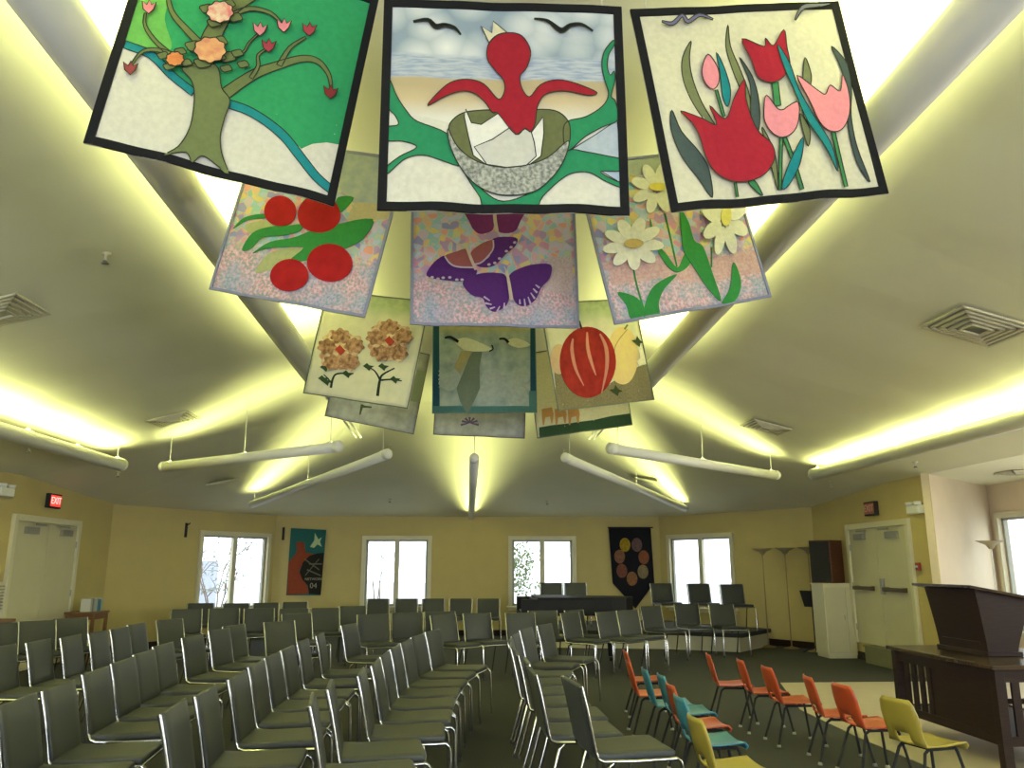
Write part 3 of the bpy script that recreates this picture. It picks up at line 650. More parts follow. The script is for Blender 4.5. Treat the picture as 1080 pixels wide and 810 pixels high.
# --- second row right: daisies
q = Quilt((1.25, 4.27, 2.9, 12.1, 13.7), .95, 'hanging quilt of white daisies with green leaves, second row right', FLO, LAV, .016, (600, 160, 4.2625), seed=6)
q.poly('striped_patch', fab((.46, .27, .25), (.55, .38, .35), 60), [(165,490),(420,470),(700,470),(860,440),(880,540),(600,590),(400,570),(200,600)], smooth=False)
q.poly('moss_patch', fab((.34, .37, .30)), [(250,45),(560,-10),(600,90),(270,110)], smooth=False)
for pts, w in (([(280,440),(297,570),(332,700)], 8), ([(430,280),(455,390),(482,520)], 7), ([(640,430),(640,520)], 6)): q.stroke('stem', GL, pts, w)
for pts in ([(218,632),(290,650),(330,690),(338,750),(280,752),(258,690)], [(336,750),(342,680),(385,600),(480,555),(425,620),(402,680),(402,745)], [(380,418),(430,462),(482,525),(520,460),(560,440),(540,510),(482,547),(430,512)],
            [(360,305),(372,350),(385,372),(362,365)], [(497,265),(535,320),(560,400),(600,430),(640,540),(682,672),(620,610),(560,520),(515,450),(503,370)], [(735,500),(765,560),(768,620),(740,675),(685,682),(722,610)]): q.poly('leaf', GL, pts)
DW = fab((.68, .66, .54))
def petals(c, r, ry, n, a0=0):
    for i in range(n):
        t = a0+2*math.pi*i/n; ct, st = math.cos(t), math.sin(t); pts = []
        for k in range(14):
            a = 2*math.pi*k/14; l = .58+.42*math.cos(a); w = .21*math.sin(a)
            pts.append((c[0]+r*(l*ct-w*st), c[1]+ry*(l*st+w*ct)))
        q.poly('petal', DW, pts, smooth=False)
petals((388,170), 118, 118, 8, .3); petals((280,420), 138, 118, 9, .1); petals((690,320), 105, 160, 8, .35)
q.disc('flower_centre', fab((.60, .50, .10)), (388,170), 40, 18); q.disc('flower_centre', fab((.50, .36, .12)), (280,422), 42, 20); q.disc('flower_centre', fab((.65, .58, .16)), (692,300), 22, 45)
# --- third row
GB = (.13, .15, .11)
q = Quilt((-1.0, 6.83, 2.88, -16.9, -10.8), .95, 'hanging quilt of two rose-brown blossoms on dark branches, third row left', cloth('autumn_print', 'autumn'), GB, .009, (310, 310, 5.06), seed=7)
PB = fab((.42, .24, .15), (.13, .065, .035), 26); PB2 = fab((.58, .46, .30), (.34, .16, .11), 20); DK = fab((.018, .028, .018))
for pts, w in (([(200,502),(210,455),(235,428),(320,425)], (14, 7)), ([(206,480),(185,455),(160,430)], (9, 5)), ([(447,545),(458,465),(475,430),(540,398)], (16, 7)), ([(458,455),(430,410),(385,385)], (10, 5)), ([(462,460),(520,458),(580,466)], (10, 5))): q.stroke('branch', DK, pts, w)
for c in ((160,455), (170,395), (290,430), (400,390), (480,390), (545,460), (180,470)):
    q.poly('leaf', fab((.03, .06, .025)), [(c[0]-30,c[1]-4),(c[0]-8,c[1]-20),(c[0]+4,c[1]-8),(c[0]+30,c[1]-4),(c[0]+10,c[1]+8),(c[0]+4,c[1]+22),(c[0]-10,c[1]+10)], smooth=False)
for c in ((255,305), (517,257)):
    for i in range(4):
        t = i*math.pi/2+1.0; q.disc('petal', PB2, (c[0]+math.cos(t)*66, c[1]+math.sin(t)*66), 58, 52, .14, 6)
    for i in range(5):
        t = i*math.pi*.4-1.6; q.disc('petal', PB, (c[0]+math.cos(t)*76, c[1]+math.sin(t)*76), 50, 40, .13, 7)
    q.poly('flower_centre', fab((.33, .04, .025)), [(c[0]-28,c[1]-5),(c[0]-2,c[1]-28),(c[0]+28,c[1]+2),(c[0]+2,c[1]+28)], smooth=False)
q = Quilt((0.13, 7.55, 2.92, -1.6, .8), .95, 'hanging quilt of white swans on blue-grey with teal border, third row centre', cloth('lake_print', 'bluewash'), (.10, .17, .16), .008, (400, 200, 4.05), seed=8)
q.poly('side_band', fab((.015, .06, .09)), [(229,560),(256,560),(258,925),(229,925)], smooth=False); q.poly('side_band', fab((.015, .06, .09)), [(645,560),(671,560),(671,860),(645,860)], smooth=False)
q.poly('bottom_band', fab((.06, .15, .14)), [(229,925),(671,925),(671,958),(229,958)], smooth=False); q.poly('side_band', fab((.07, .16, .15)), [(640,860),(671,860),(671,925),(640,925)], smooth=False)
CP = fab((.33, .36, .32), (.27, .31, .28), 30)
for c, r in (((480,800), 42), ((540,840), 55), ((600,800), 40), ((300,820), 45), ((460,870), 40), ((590,880), 45)): q.disc('cloud', CP, c, r, r*.9, .04, 5)
q.poly('grey_leaf', fab((.14, .17, .12)), [(392,695),(440,690),(428,760),(430,850),(405,905),(375,960),(345,905),(330,850),(360,780)], smooth=False)
q.poly('grey_leaf', fab((.30, .26, .13)), [(350,690),(400,690),(345,790),(320,760)], smooth=False)
SW = fab((.56, .55, .40))
q.poly('swan', SW, [(325,648),(370,634),(430,655),(482,682),(440,692),(380,690),(345,675)]); q.poly('swan', SW, [(545,655),(565,638),(600,640),(645,665),(590,677)])
q.stroke('swan_neck', fab(BLK), [(280,636),(305,632),(338,652)], (8, 12)); q.stroke('swan_neck', fab(BLK), [(512,640),(535,640),(552,656)], (8, 12)); q.stroke('swan_tail', fab(BLK), [(480,665),(486,682),(470,692)], 6)
q = Quilt((1.19, 6.86, 2.87, 21.7, 10.5), .95, 'hanging quilt of a big red-orange pumpkin, third row right', cloth('autumn_print', 'autumn'), GB, .009, (500, 310, 5.06), seed=9)
q.poly('ground_cloth', fab((.20, .17, .09), (.14, .12, .06), 90), [(425,400),(560,470),(720,480),(880,385),(935,370),(965,560),(445,650)], smooth=False)
q.disc('peach_pumpkin', fab((.55, .40, .20), (.58, .46, .18), 14), (790,330), 85, 155); q.stroke('pumpkin_stem', fab(OLIVE), [(818,165),(800,190)], 10); q.stroke('pumpkin_rib', fab((.3, .24, .1)), [(815,190),(750,280),(740,380)], 5)
q.disc('pale_gourd', fab((.5, .34, .2)), (450,350), 45, 80)
q.disc('red_pumpkin', fab((.29, .022, .016), (.20, .014, .012), 10), (602,365), 150, 190)
for pts in ([(525,240),(520,300),(540,400),(585,490)], [(602,205),(605,290),(625,370),(648,435)], [(668,215),(700,290),(705,400),(678,530)]): q.stroke('pumpkin_rib', fab((.50, .20, .14)), pts, [8, 18, 16, 4])
q.stroke('pumpkin_stem', fab((.03, .03, .02)), [(558,145),(572,188)], 11)
for c in ((755,520), (872,258)): q.poly('maple_leaf', fab((.04, .06, .02)), [(c[0]-35,c[1]-8),(c[0]-12,c[1]-12),(c[0]-5,c[1]-32),(c[0]+10,c[1]-10),(c[0]+32,c[1]+2),(c[0]+12,c[1]+8),(c[0]+8,c[1]+26),(c[0]-8,c[1]+12)], smooth=False)
q.stroke('gourd', fab((.6, .56, .4)), [(885,300),(895,350),(870,375)], (20, 34))
# --- fourth row
LG = cloth('lavender_grey_print', 'grey')
q = Quilt((-1.13, 8.94, 3.03, 8.3, -9.9), .95, 'hanging grey quilt with a small dark sprig, back row left', LG, (.10, .11, .10), .007, (310, 310, 5.06), seed=10)
q.stroke('sprig', fab((.06, .08, .05)), [(365,590),(352,645)], (16, 8)); q.stroke('sprig', fab((.06, .08, .05)), [(360,600),(415,605)], (14, 8))
q.poly('green_patch', fab((.24, .28, .2)), [(640,400),(730,420),(700,590),(620,570)], smooth=False)
q = Quilt((0.09, 8.73, 2.88, 0.1, -1.9), .93, 'hanging grey quilt with a faint purple flower, back row centre', LG, (.10, .10, .10), .007, (310, 310, 5.06), seed=11)
for i in range(7): t = math.pi*i/6; q.stroke('purple_flower', fab((.12, .08, .17)), [(938, 688), (938+math.cos(t)*48, 700-math.sin(t)*42)], (5, 12), smooth=False)
q = Quilt((1.18, 8.23, 2.86, -12, 6.5), .93, 'hanging quilt of pale horses over a dark green strip, back row right', fab((.50, .46, .32)), GB, .009, (500, 310, 5.06), seed=12)
q.poly('green_strip', fab((.028, .06, .03)), [(345,712),(420,700),(520,690),(640,672),(740,650),(840,638),(850,720),(350,800)], smooth=False)
for x in (390, 460, 530): q.poly('horse', fab((.42, .22, .08)), [(x-30,615),(x+25,605),(x+35,640),(x+30,690),(x+22,690),(x+15,655),(x-10,660),(x-16,700),(x-24,700),(x-28,655)], smooth=False)

# ------------------------------------------------------------------ stacking chairs
def stack_chair():
    """faces local +x; origin on the floor; top of the back at x=-.30, z=.84"""
    e = empty('stacking_chair')
    def slab(name, pts, hw, th, parent):      # profile swept across y, rounded sides
        n = 6; rows = []
        for (x, z) in pts: rows.append([(x, -hw+2*hw*k/n, z) for k in range(n+1)])
        vs = [v for r in rows for v in r]; m = n+1
        fs = [(j*m+i, j*m+i+1, (j+1)*m+i+1, (j+1)*m+i) for j in range(len(rows)-1) for i in range(n)]
        o = MB().add(vs, fs, True).build(name, M['vinyl'], parent, solid=th, off=0)
        md = o.modifiers.new('bevel', 'BEVEL'); md.width = .012; md.segments = 2; md.limit_method = 'ANGLE'
        return o
    slab('seat', [(-.22, .462), (-.1, .455), (.1, .462), (.22, .464), (.245, .455)], .218, .042, e)
    slab('backrest', [(-.222, .475), (-.232, .53), (-.25, .62), (-.275, .74), (-.30, .838)], .218, .030, e)
    for s in (-1, 1):
        y = s*.232
        MB().tube([(-.305, y, .835), (-.275, y, .72), (-.245, y, .58), (-.228, y, .49), (-.215, y, .452), (-.18, y, .438), (0, y, .434), (.20, y, .438), (.245, y, .44)], .0105, 8).build('side_frame', M['chrome'], e)
        lf = MB().tube([(.245, y, .44), (.268, y, .425), (.276, y, .395), (.285, y*1.03, .012)], .0105, 8).build('leg', M['chrome'], e)
        lb_ = MB().tube([(-.12, y*.98, .432), (-.16, y*1.0, .40), (-.27, y*1.04, .012)], .0105, 8).build('leg', M['chrome'], e)
        for x, yy, pr in ((.285, y*1.03, lf), (-.27, y*1.04, lb_)): MB().lathe([(0, 0), (.014, 0), (.016, .01), (.013, .03), (0, .03)], (x, yy, 0), 10).build('glide', M['rubber'], pr)
    for x in (.235, -.13): MB().tube([(x, -.23, .433), (x, .23, .433)], .009, 8).build('cross_rail', M['chrome'], e)
    return e
proto = stack_chair(); used = [False]
CH = []      # (x, y, heading, label, group, z)
def place_chair(x, y, ang, label, group, z=0.0):
    a = math.radians(ang); CH.append([x+.30*math.cos(a), y+.30*math.sin(a), a, label, group, z])
ORD = ['first', 'second', 'third', 'fourth', 'fifth', 'sixth', 'seventh', 'eighth', 'ninth', 'tenth', 'eleventh', 'twelfth', 'thirteenth', 'fourteenth']
def row(items, rowname, end='from the near end', T=.84):
    for i, it in enumerate(items):
        if it[1] > 100: p = at(it[0], it[1], z=T); x, y = p.x, p.y
        else: x, y = it[0], it[1]
        place_chair(x, y, it[2], 'charcoal chair, %s %s in %s' % (ORD[i], end, rowname), 'charcoal stacking chairs in curved rows')
row([(10,656.5,-38),(36,654.5,-38),(66,652,-38)], 'short row by left doors', 'from left')
row([(2,681,3),(42,675,3),(74,670.5,3),(103,666,2),(126,662,0),(144,657.5,-2),(179,653,-22)], 'second row from left wall')
row([(18,737,6),(62,722,6),(101,706,5),(130,695.5,3),(152,687,2),(172,679,0),(203,670.5,-6),(231,663.5,-10),(253,658.5,-15),(289,655.5,-38)], 'third row from left wall')
row([(195,743,6),(226,727,5),(250,711,3),(270,699,2),(287,690,0),(303,682.7,0),(319,675,0),(337,668.5,2),(368,658,-14),(403,647.5,-68),(432,646,-74),(459,645.5,-76)], 'second row left of aisle')
row([(-.90,4.42,9),(-.80,4.98,7),(-.69,5.5,3),(-.66,6.05,0),(-.65,6.6,-2),(-.62,7.15,-4),(-.57,7.7,-7),(-.50,8.3,-12),(-.38,8.9,-16)], 'row on left edge of aisle')
row([(479,647,-48),(506,646.5,-60),(532,646.5,-70)], 'short row left of piano', 'from left')
row([(.61,5.05,7),(.42,5.5,3),(.42,6.1,1),(.38,6.65,0),(.36,7.2,-3),(.38,7.75,-7),(.46,8.35,-12),(.62,9.1,-20),(.88,9.75,-26)], 'row on right edge of aisle')
row([(572,644,-76),(601,645.5,-42),(613,643.5,-45),(633,644.5,-50),(656,643.5,-55),(686,639,-60)], 'curved row before piano', 'from left')
row([(212,636,-72),(252,636,-76),(280,635.5,-78),(310,634.7,-80)], 'back row at left window', 'from left')
row([(210,642,-62),(242,641.5,-68),(271,641.5,-70),(295,642,-70),(313,647,-50),(343,641,-70),(372,639,-70)], 'row ahead of left back row', 'from left')
row([(399,631.2,-88),(429,631.2,-88),(457,631.2,-89),(486,631.2,-90),(515,631.2,-90)], 'back row at second window', 'from left')
row([(3.93,14.85,-80),(4.45,14.62,-84)], 'pair before low platform', 'from left')
for i, (px, Y, ang) in enumerate(((582, 17.3, -90), (606, 17.3, -90), (697, 16.7, -82), (736, 16.4, -84), (771, 15.75, -88))):
    p = at(px, 615, Y=Y)
    place_chair(p.x, p.y, ang, 'charcoal chair on the low platform, %s' % (['left one of the pair behind the piano', 'right one of the pair behind the piano', 'left of the right-hand window', 'in front of the right-hand window', 'rightmost on the platform'][i]), 'chairs on the low platform', .32)

def separate(items, hw, xb, xf, it=400):
    """push overlapping footprints (half width hw, from xb behind to xf ahead) apart"""
    for _ in range(it):
        moved = False
        for i in range(len(items)):
            for j in range(i):
                A, B = items[i], items[j]
                if abs(A[5]-B[5]) > .1 or (A[0]-B[0])**2+(A[1]-B[1])**2 > 1.2: continue
                def cor(C):
                    c, s_ = math.cos(C[2]), math.sin(C[2]); return [(C[0]+u*c-v*s_, C[1]+u*s_+v*c) for u in (xb, xf) for v in (-hw, hw)]
                ca, cb_ = cor(A), cor(B); best = None
                for C in (A, B):
                    for ax in ((math.cos(C[2]), math.sin(C[2])), (-math.sin(C[2]), math.cos(C[2]))):
                        pa = [p[0]*ax[0]+p[1]*ax[1] for p in ca]; pb = [p[0]*ax[0]+p[1]*ax[1] for p in cb_]
                        ov = min(max(pa), max(pb))-max(min(pa), min(pb))
                        if best is None or ov < best[0]: best = (ov, ax, 1 if sum(pa) > sum(pb) else -1)
                if best[0] > .002:
                    ov, ax, sg = best; moved = True
                    for C, q in ((A, sg), (B, -sg)): C[0] += ax[0]*q*ov*.5; C[1] += ax[1]*q*ov*.5
        if not moved: break
separate(CH, .250, -.30, .29)
for i, (x, y, a, lb, gr, z) in enumerate(CH):
    o = proto if i == 0 else copy_tree(proto); o.location = (x, y, z); o.rotation_euler = (0, 0, a); tag(o, lb, 'chair', gr)

# ------------------------------------------------------------------ school chairs
def school_chair():
    e = empty('school_chair')
    prof = [(.175, .318), (.185, .338), (.165, .35), (.10, .345), (0, .335), (-.09, .335), (-.145, .348), (-.172, .38), (-.185, .42), (-.198, .47), (-.215, .54), (-.232, .605), (-.236, .635)]
    hw = [.165, .175, .18, .18, .18, .175, .168, .160, .160, .165, .165, .150, .118]
    n = 10; vs = []; fs = []; m = n+1
    for j, ((x, z), w) in enumerate(zip(prof, hw)):
        for i in range(m):
            t = -1+2*i/n; dish = (.016*t*t if j < 6 else 0); fwd = (.022*t*t if j >= 7 else 0)
            vs.append((x+fwd, t*w, z+dish*(1 if j > 1 else .3)))
    for j in range(len(prof)-1):
        for i in range(n):
            if j in (6, 7) and 2 < i < 7: continue          # hand-hold opening
            fs.append((j*m+i, j*m+i+1, (j+1)*m+i+1, (j+1)*m+i))
    o = MB().add(vs, fs, True).build('shell', M['orange'], e, solid=.010, off=0)
    for s in (-1, 1):
        y = s*.115
        lf = MB().tube([(.13, y, .322), (.145, y, .30), (.20, s*.165, .012)], .0105, 8).build('leg', M['blackmatte'], e)
        lb_ = MB().tube([(-.09, y, .322), (-.12, y, .30), (-.21, s*.165, .012)], .0105, 8).build('leg', M['blackmatte'], e)
        MB().tube([(.13, y, .322), (-.09, y, .322)], .0105, 8).build('seat_rail', M['blackmatte'], e)
        for x, pr in ((.20, lf), (-.21, lb_)): MB().lathe([(0, 0), (.018, 0), (.018, .008), (.011, .022), (0, .022)], (x, s*.165, 0), 10).build('glide', M['steel'], pr)
    for x in (.05, -.06): MB().tube([(x, -.115, .32), (x, .115, .32)], .009, 8).build('cross_rail', M['blackmatte'], e)
    return e
kid = school_chair(); kused = [False]
shells = {}
KD = []
def place_kid(px, py, ang, color, label):
    p = at(px, py, z=.635) if py > 20 else Vector((px, py, 0)); a = math.radians(ang); KD.append([p.x+.23*math.cos(a), p.y+.23*math.sin(a), a, label, color, 0])
L1 = 'in the left line of small chairs'
for px, py, a, c, lb in ((658,686,-4,'orange','orange plastic school chair farthest back in the left line'), (661,697,-3,'orange','orange plastic school chair second from the back in the left line'),
    (678,705,-2,'teal','teal plastic school chair farther from the camera in the left line'), (695,711,0,'teal','teal plastic school chair between another teal chair and an orange seat'),
    (704.5,721,0,'orange','orange plastic school chair wedged between two teal chairs'), (714,734,2,'teal','teal plastic school chair right behind the nearest yellow one'), (730,755,4,'yellow','yellow plastic school chair nearest the camera beside the aisle row'),
    (2.41,8.45,-8,'orange','orange plastic school chair leftmost in the right line'), (2.57,7.95,-5,'orange','orange plastic school chair second from the left in the right line'), (2.62,7.38,0,'orange','orange plastic school chair in the middle of the right line'),
    (2.73,6.76,-8,'orange','orange plastic school chair seen edge-on in the right line'), (2.79,6.28,5,'orange','orange plastic school chair next to the right-hand yellow one'), (2.86,5.62,14,'yellow','yellow plastic school chair beside the dark slatted table')):
    place_kid(px, py, a, c, lb)
separate(KD, .185, -.235, .20)
for i, (x, y, a, lb, color, z) in enumerate(KD):
    o = kid if i == 0 else copy_tree(kid); o.location = (x, y, 0); o.rotation_euler = (0, 0, a); tag(o, lb, 'school chair', 'small plastic school chairs')
    for ch in bpy.data.objects:
        if ch.parent == o and ch.name.startswith('shell'):
            if color not in shells:
                shells[color] = ch.data if color == 'orange' else ch.data.copy()
                shells[color].materials[0] = M[color]
            ch.data = shells[color]

# ------------------------------------------------------------------ slatted table and tabletop lectern
tb = empty('slatted_table', (4.02, 6.30, 0)); tag(tb, 'dark walnut slatted-side table at the right edge carrying the lectern', 'table')
TW, TL_, TH = 1.05, 1.56, .76     # x, y, z
MB().b2((-.03, -.03, TH-.035), (TW+.03, TL_+.03, TH)).build('tabletop', M['woodtop'], tb, bevel=.006)
for x in (.04, TW-.04):
    for y in (.04, TL_-.04): MB().box((x, y, (TH-.035)/2), (.075, .075, TH-.035)).build('leg', M['wood'], tb, bevel=.004)
mb = MB()
for a, b in (((.02, .08), (.05, TL_-.08)), ((TW-.05, .08), (TW-.02, TL_-.08)), ((.08, .02), (TW-.08, .05)), ((.08, TL_-.05), (TW-.08, TL_-.02))): mb.b2((*a, TH-.13), (*b, TH-.035))
mb.build('apron', M['wood'], tb)
mb = MB()
for a, b in (((.02, .08), (.05, TL_-.08)), ((TW-.05, .08), (TW-.02, TL_-.08)), ((.08, .02), (TW-.08, .05)), ((.08, TL_-.05), (TW-.08, TL_-.02))): mb.b2((*a, .17), (*b, .24))
mb.build('lower_rail', M['wood'], tb)
MB().b2((.05, .05, .205), (TW-.05, TL_-.05, .23)).build('shelf', M['wood'], tb)
for k in range(4):
    y = TL_-.20-k*.125; MB().box((.035, y, .43), (.022, .062, .40)).build('slat', M['wood'], tb)
MB().b2((.03, .09, .24), (.05, TL_-.62, TH-.12)).build('side_panel', M['wood'], tb)
for k in range(6):
    x = .17+k*.142; MB().box((x, .035, .43), (.062, .022, .40)).build('slat', M['wood'], tb)
MB().b2((.10, .16, .45), (TW-.1, .18, .49)).build('back_rail', M['wood'], tb)

lc = empty('tabletop_lectern', (4.36, 6.88, TH)); tag(lc, 'dark walnut tabletop lectern with flared sides standing on the slatted table', 'lectern')
def frust(b0, b1, t0, t1, zb, zts, name, m, curve=0, inset=0):
    """b0,b1,t0,t1: (x,y) corners bottom/top, zts = z at x0 and x1 of the top"""
    vs = []; n = 8
    for j in range(n+1):
        t = j/n; s = t**1.25
        x0 = b0[0]+(t0[0]-b0[0])*s; y0 = b0[1]+(t0[1]-b0[1])*s; x1 = b1[0]+(t1[0]-b1[0])*s; y1 = b1[1]+(t1[1]-b1[1])*s
        vs += [(x0, y0, zb+(zts[0]-zb)*t), (x1, y0, zb+(zts[1]-zb)*t), (x1, y1, zb+(zts[1]-zb)*t), (x0, y1, zb+(zts[0]-zb)*t)]
    fs = [(j*4+k, j*4+(k+1) % 4, j*4+4+(k+1) % 4, j*4+4+k) for j in range(n) for k in range(4)]+[(3,2,1,0), (n*4, n*4+1, n*4+2, n*4+3)]
    return MB().add(vs, fs).build(name, m, lc)
frust((0, 0), (.26, .72), (-.055, 0.0), (.45, .78), .03, (.55, .455), 'body', M['wood'])
MB().b2((-.02, -.02, 0), (.29, .74, .035)).build('plinth', M['wood'], lc, bevel=.006)
MB().add([(-.13, -.06, .558), (.68, -.06, .41), (.68, .86, .41), (-.13, .86, .558), (-.13, -.06, .583), (.68, -.06, .435), (.68, .86, .435), (-.13, .86, .583)],
         [(3,2,1,0), (4,5,6,7), (0,1,5,4), (1,2,6,5), (2,3,7,6), (3,0,4,7)]).build('reading_top', M['woodtop'], lc, bevel=.004)
MB().b2((-.022, .07, .09), (-.004, .64, .11)).build('front_moulding', M['wood'], lc)

# ------------------------------------------------------------------ low platform, piano
stp = [(1.3, 15.9), (3.76, 15.45), (4.84, 14.83), (5.78, 15.95), (XB-.05, YB-.1), (1.3, YB-.1)]
pf = empty('low_platform', (3.4, 16.5, 0)); tag(pf, 'low yellow-sided platform with dark carpeted top under the right window', 'platform')
lp = [(a-3.4, b-16.5) for a, b in stp]
MB().prism(lp, 0, .25).build('side_wall', M['trim'], pf)
c0 = Vector((0, 0)); MB().prism([(a*1.02, b*1.03 if b < 0 else b) for a, b in lp], .25, .32).build('carpeted_top', M['carpet'], pf)

pn = empty('grand_piano', (1.09, 13.15, 0)); tag(pn, 'black grand piano with closed lid standing before the low platform', 'piano')
outl = [(0, 0), (.55, -.0), (1.0, .0), (1.35, .02), (1.62, .10), (1.78, .28), (1.80, .50), (1.68, .70), (1.45, .85), (1.15, .98), (.85, 1.12), (.55, 1.32), (.3, 1.44), (0, 1.46)]
outl = [(x*.88, y*.95) for x, y in outl]
MB().prism(outl, .73, .99).build('rim', M['black'], pn, bevel=.008)
MB().prism([(x*1.012-.008, y*1.012-.008) for x, y in outl], .99, 1.012).build('lid', M['black'], pn, bevel=.006)
MB().b2((-.26, .0, .58), (.0, 1.387, .75)).b2((-.26, 0, .75), (-.0, .06, .985)).b2((-.26, 1.33, .75), (0, 1.387, .985)).b2((-.05, .06, .75), (0, 1.33, .98)).build('key_bed', M['black'], pn, bevel=.006)
MB().b2((-.22, .07, .755), (-.06, 1.32, .775)).build('white_keys', M['white'], pn)
mb = MB()
for i in range(34):
    if i % 7 not in (2, 6): mb.b2((-.15, .09+i*.036, .775), (-.06, .105+i*.036, .787))
mb.build('black_keys', M['black'], pn)
for y in (.02, 1.22): MB().b2((-.25, y, .06), (-.02, y+.15, .60)).tube([(-.14, y+.05, .03), (-.14, y+.1, .03)], .03, 10).build('leg', M['black'], pn, bevel=.01)
for x, y in ((1.22, .45),):
    MB().tube([(x, y, .60 if x < 1 else .74), (x, y, .35), (x, y, .08)], [.075, .06, .045], 12).tube([(x-.03, y, .03), (x+.03, y, .03)], .03, 10).build('leg', M['black'], pn)
MB().b2((.15, .62, .12), (.22, .84, .62)).b2((-.02, .66, .04), (.2, .70, .06)).b2((-.02, .76, .04), (.2, .80, .06)).build('pedal_lyre', M['black'], pn)

# ------------------------------------------------------------------ right corner: cabinet, loudspeaker, lamps, music stand
cb = empty('white_cabinet', (6.14, 13.95, 0)); tag(cb, 'plain cream cabinet carrying the loudspeaker beside the right doors', 'cabinet')
MB().b2((-.16, -.18, .05), (.345, .30, 1.19)).b2((-.14, -.16, 0), (.34, .30, .05)).build('body', M['trim'], cb, bevel=.006)
MB().b2((-.175, -.195, 1.19), (.35, .31, 1.215)).build('cabinet_top', M['trim'], cb, bevel=.004)
MB().b2((-.14, -.198, .09), (.19, -.18, 1.15)).build('door', M['door'], cb, bevel=.004)
MB().b2((.21, -.198, .09), (.335, -.18, 1.15)).build('door', M['door'], cb, bevel=.004)
MB().tube([(.16, -.215, .62), (.16, -.215, .70)], .008).build('handle', M['steel'], cb)
sp = empty('loudspeaker', (6.22, 14.02, 1.216), math.radians(38)); tag(sp, 'brown wooden loudspeaker with black grille on top of the cream cabinet', 'loudspeaker')
MB().b2((-.22, -.17, 0), (.20, .22, .72)).build('case', M['cabw'], sp, bevel=.008)
MB().b2((-.24, -.15, .02), (-.22, .20, .70)).build('grille', M['blackmatte'], sp, bevel=.006)
def torchiere(x, y, h, label, m):
    e = empty('floor_lamp', (x, y, 0)); tag(e, label, 'floor lamp')
    MB().lathe([(0, 0), (.14, 0), (.14, .015), (.05, .03), (.012, .05), (0, .05)], n=24).build('base', m, e)
    MB().tube([(0, 0, .04), (0, 0, h-.10)], .012, 10).build('pole', m, e)
    MB().lathe([(0, h-.13), (.03, h-.12), (.07, h-.06), (.19, h-.005), (.20, h), (.185, h), (.06, h-.05), (0, h-.07)], n=28).build('lamp_shade', M['bowl'], e)
torchiere(5.68, 15.72, 1.83, 'slim brass torchiere lamp, left of the two by the cabinet', M['brass'])
torchiere(6.01, 15.42, 1.84, 'slim brass torchiere lamp, right of the two by the cabinet', M['brass'])
torchiere(6.22, 14.85, 1.84, 'slim brass torchiere lamp mostly hidden behind the loudspeaker', M['brass'])
torchiere(7.78, 11.9, 1.87, 'white torchiere lamp in the alcove next to the bright window', M['white'])
ms = empty('music_stand', (6.09, 14.55, 0), .5); tag(ms, 'black music stand half hidden behind the cream cabinet', 'music stand')
MB().box((0, 0, .93), (.02, .40, .30), M4=Matrix.Rotation(-.35, 3, 'Y')).build('desk', M['blackmatte'], ms, bevel=.004)
MB().tube([(0.02, 0, .05), (0.02, 0, .9)], .012).build('pole', M['blackmatte'], ms)
for k in range(3): t = k*2.09; MB().tube([(0.02, 0, .12), (.02+.22*math.cos(t), .22*math.sin(t), .01)], .009).build('leg', M['blackmatte'], ms)

# ------------------------------------------------------------------ left side table and books
st = empty('side_table', (-6.22, 14.0, 0)); tag(st, 'small brown wooden side table right of the left doors', 'table')
MB().b2((-.24, -.28, .75), (.24, .28, .78)).build('tabletop', M['oak'], st, bevel=.005)
for x in (-.20, .20):
    for y in (-.24, .24): MB().box((x, y, .375), (.045, .045, .75)).build('leg', M['oak'], st)
MB().b2((-.21, -.25, .66), (.21, .25, .75)).build('apron', M['oak'], st); MB().b2((-.21, -.25, .30), (.21, .25, .32)).build('shelf', M['oak'], st)
bc = [((.62, .62, .56), 'white'), ((.30, .32, .30), 'grey'), ((.60, .58, .50), 'cream'), ((.55, .60, .60), 'pale blue-white'), ((.10, .30, .42), 'blue'), ((.05, .22, .36), 'dark blue'), ((.35, .45, .5), 'light blue')]
for i, (c, cn) in enumerate(bc):
    h = (.20, .21, .19, .2, .2, .185, .2)[i]; y = 13.80+i*.062
    b = empty('book', (-6.16, y, .781)); tag(b, '%s book standing on the left side table, number %s from the doors' % (cn, ('one', 'two', 'three', 'four', 'five', 'six', 'seven')[i]), 'book', 'books on the left side table')
    MB().b2((-.08, -.026, 0), (.08, -.022, h)).b2((-.08, .022, 0), (.08, .026, h)).b2((.076, -.026, 0), (.08, .026, h)).build('cover', mat('book_cover', c, .5), b)
    MB().b2((-.074, -.022, .003), (.074, .022, h-.006)).build('pages', M['white'], b)
p = at(4, 654, Y=9.6)
rb = empty('bench', (-6.02, 10.35, 0)); tag(rb, 'reddish brown bench top at the left edge below the wall vent', 'bench')
MB().b2((-.3, -.55, .80), (.2, .75, .84)).build('seat_board', M['oak'], rb)
for y in (-.45, .65): MB().b2((-.25, y-.03, 0), (.15, y+.03, .80)).build('leg', M['oak'], rb)

